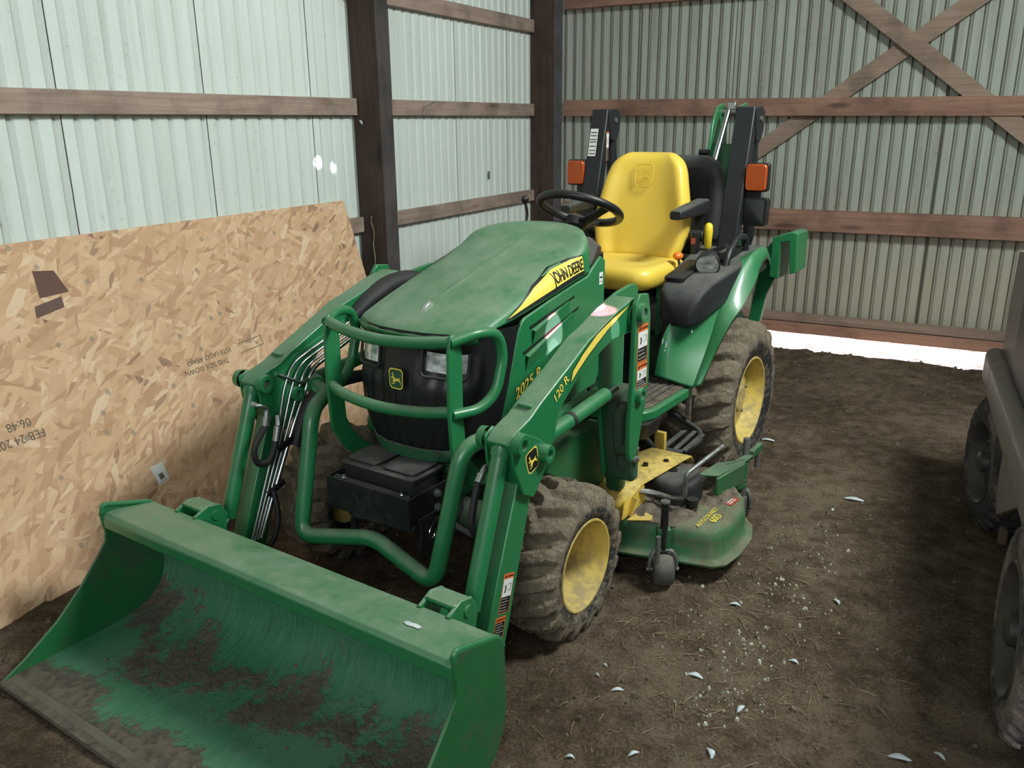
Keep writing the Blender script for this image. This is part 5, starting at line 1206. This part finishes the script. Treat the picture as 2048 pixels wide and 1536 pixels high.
# body side, box and nose
mb = MB(); mb.prism([(.30, .60), (.33, .80), (.30, 1.02), (-.1, 1.06), (-2.0, 1.06), (-2.0, .60)], -.06, -.025); bd = pt('box_side_panel', mb, M['utv'], U, bevel=.006)
MB().prism([(-.085, .60), (-.085, 1.05), (-.098, 1.05), (-.098, .60)], -.03, -.0235).build('panel_seam', M['decal_black'], bd, smooth=0)
mb = MB(); mb.prism([(-.10, .60), (-.10, 1.03), (-.95, 1.03), (-.95, .60)], -.024, -.016); pt('dark_door_panel', mb, M['utv_dark'], U, bevel=.006)
mb = MB(); mb.box((-.85, -.60, .84), (2.25, 1.02, .44)); pt('cargo_body', mb, M['utv_dark'], U, bevel=.02)
mb = MB(); mb.box((-.72, -.60, .40), (1.9, .60, .22)); pt('vehicle_chassis', mb, M['utv_dark'], U, bevel=.01)
mb = MB(); mb.prism([(-.29, .50), (-.30, .235), (-.39, .185), (-.80, .40), (-.98, .50)], -.028, -.010); pt('lower_side_panel', mb, M['utv'], U, bevel=.004)
mb = MB(); mb.box((-.47, -.03, .150), (.035, .025, .055)); pt('step_bracket', mb, paint('rusty_step', (.13, .085, .055), .7, vary=.3), U, bevel=.004)
mb = MB(); mb.prism([(-.90, .60), (-.96, .52), (-1.05, .60)], -.30, .02); mb.prism([(-1.60, .60), (-1.66, .54), (-1.8, .40), (-1.8, .60)], -.30, .02); pt('wheel_arch', mb, M['utv_dark'], U)
for x in (-.03, -1.31): pt('axle_shaft', MB().tube([(x, -1.0, .26), (x, -.15, .26)], .03, 12), M['utv_dark'], U)
# ------------------------------------------------------------------ camera, sky and light
A_T = math.radians(-95.91064)
cam = bpy.data.cameras.new('camera'); co = bpy.data.objects.new('camera', cam); COL.objects.link(co); SC.camera = co
cam.sensor_width = 36; cam.lens = 1675.453 / 2048 * 36; cam.clip_start = .02; cam.clip_end = 100
yaw = math.radians(118.20773); pit = math.radians(17.36433); rol = math.radians(-.50067)
fw = Vector((math.cos(yaw) * math.cos(pit), math.sin(yaw) * math.cos(pit), -math.sin(pit))); rt = Vector((math.sin(yaw), -math.cos(yaw), 0)); up = rt.cross(fw)
r2 = rt * math.cos(rol) + up * math.sin(rol); u2 = up * math.cos(rol) - rt * math.sin(rol)
mw = Matrix((r2, u2, -fw)).transposed().to_4x4(); mw.translation = Vector((1.28658757, -3.67150622, 1.51567372)); co.matrix_world = mw
wd = bpy.data.worlds.new('sky'); SC.world = wd; wd.use_nodes = True
nt = wd.node_tree; nt.nodes.clear(); o = nt.nodes.new('ShaderNodeOutputWorld'); bg = nt.nodes.new('ShaderNodeBackground')
tc = nt.nodes.new('ShaderNodeTexCoord'); sp = nt.nodes.new('ShaderNodeSeparateXYZ'); nt.links.new(tc.outputs['Generated'], sp.inputs[0])
rp = ramp(nt, sp.outputs[2], [(.0, (.26, .27, .24)), (.08, (.80, .90, .90)), (.6, (.62, .80, .92))])
nt.links.new(rp, bg.inputs[0]); bg.inputs[1].default_value = WORLD_E; nt.links.new(bg.outputs[0], o.inputs[0])
def area(name, loc, target, sx, sy, power, col):
    l = bpy.data.lights.new(name, 'AREA'); l.shape = 'RECTANGLE'; l.size = sx; l.size_y = sy; l.energy = power; l.color = col
    ob = bpy.data.objects.new(name, l); COL.objects.link(ob); ob.location = loc
    ob.rotation_euler = (Vector(target) - Vector(loc)).to_track_quat('-Z', 'Y').to_euler(); return ob
for a in AREAS: area(*a)
# added narrow spot lamps in place of glare and sun leaks: small bright patches on the hood flank, the loader arm and the left wall
def patch_spot(src, dst, deg, power, col=(.95, .90, 1.0)):
    l = bpy.data.lights.new('added_patch_spot', 'SPOT'); l.spot_size = math.radians(deg); l.spot_blend = .25; l.energy = power; l.color = col; l.shadow_soft_size = .004
    ob = bpy.data.objects.new('added_patch_spot', l); COL.objects.link(ob); ob.location = src
    ob.rotation_euler = (Vector(dst) - Vector(src)).to_track_quat('-Z', 'Y').to_euler()
RT = Matrix.Rotation(A_T, 3, 'Z')
patch_spot(RT @ Vector((1.75, 2.1, 2.45)), RT @ Vector((1.225, .27, .850)), 2.6, 5200, (1, .17, .38))  # reddish tint offsets the green paint so the added glare reads white
patch_spot(RT @ Vector((1.75, 2.1, 2.45)), RT @ Vector((1.225, .27, .780)), 2.0, 3600, (1, .17, .38))
patch_spot(RT @ Vector((1.75, 2.1, 2.45)), RT @ Vector((1.290, .53, .910)), 1.5, 1700, (1, .24, .46))
patch_spot((1.2, -.35, 3.0), (-1.742, -.15, 1.322), 1.05, 2500)
patch_spot((1.2, -.35, 3.0), (-1.742, -.03, 1.291), .7, 500)
s = bpy.data.lights.new('sun', 'SUN'); s.energy = SUN_E; s.angle = .05; s.color = (.93, .90, 1.0)
so = bpy.data.objects.new('sun', s); COL.objects.link(so); so.rotation_euler = Vector((-.12, -.90, -.36)).to_track_quat('-Z', 'Y').to_euler(); so.location = (1, 6, 6)
SC.view_settings.view_transform = 'Standard'; SC.view_settings.look = 'None'; SC.view_settings.exposure = 0; SC.view_settings.gamma = 1
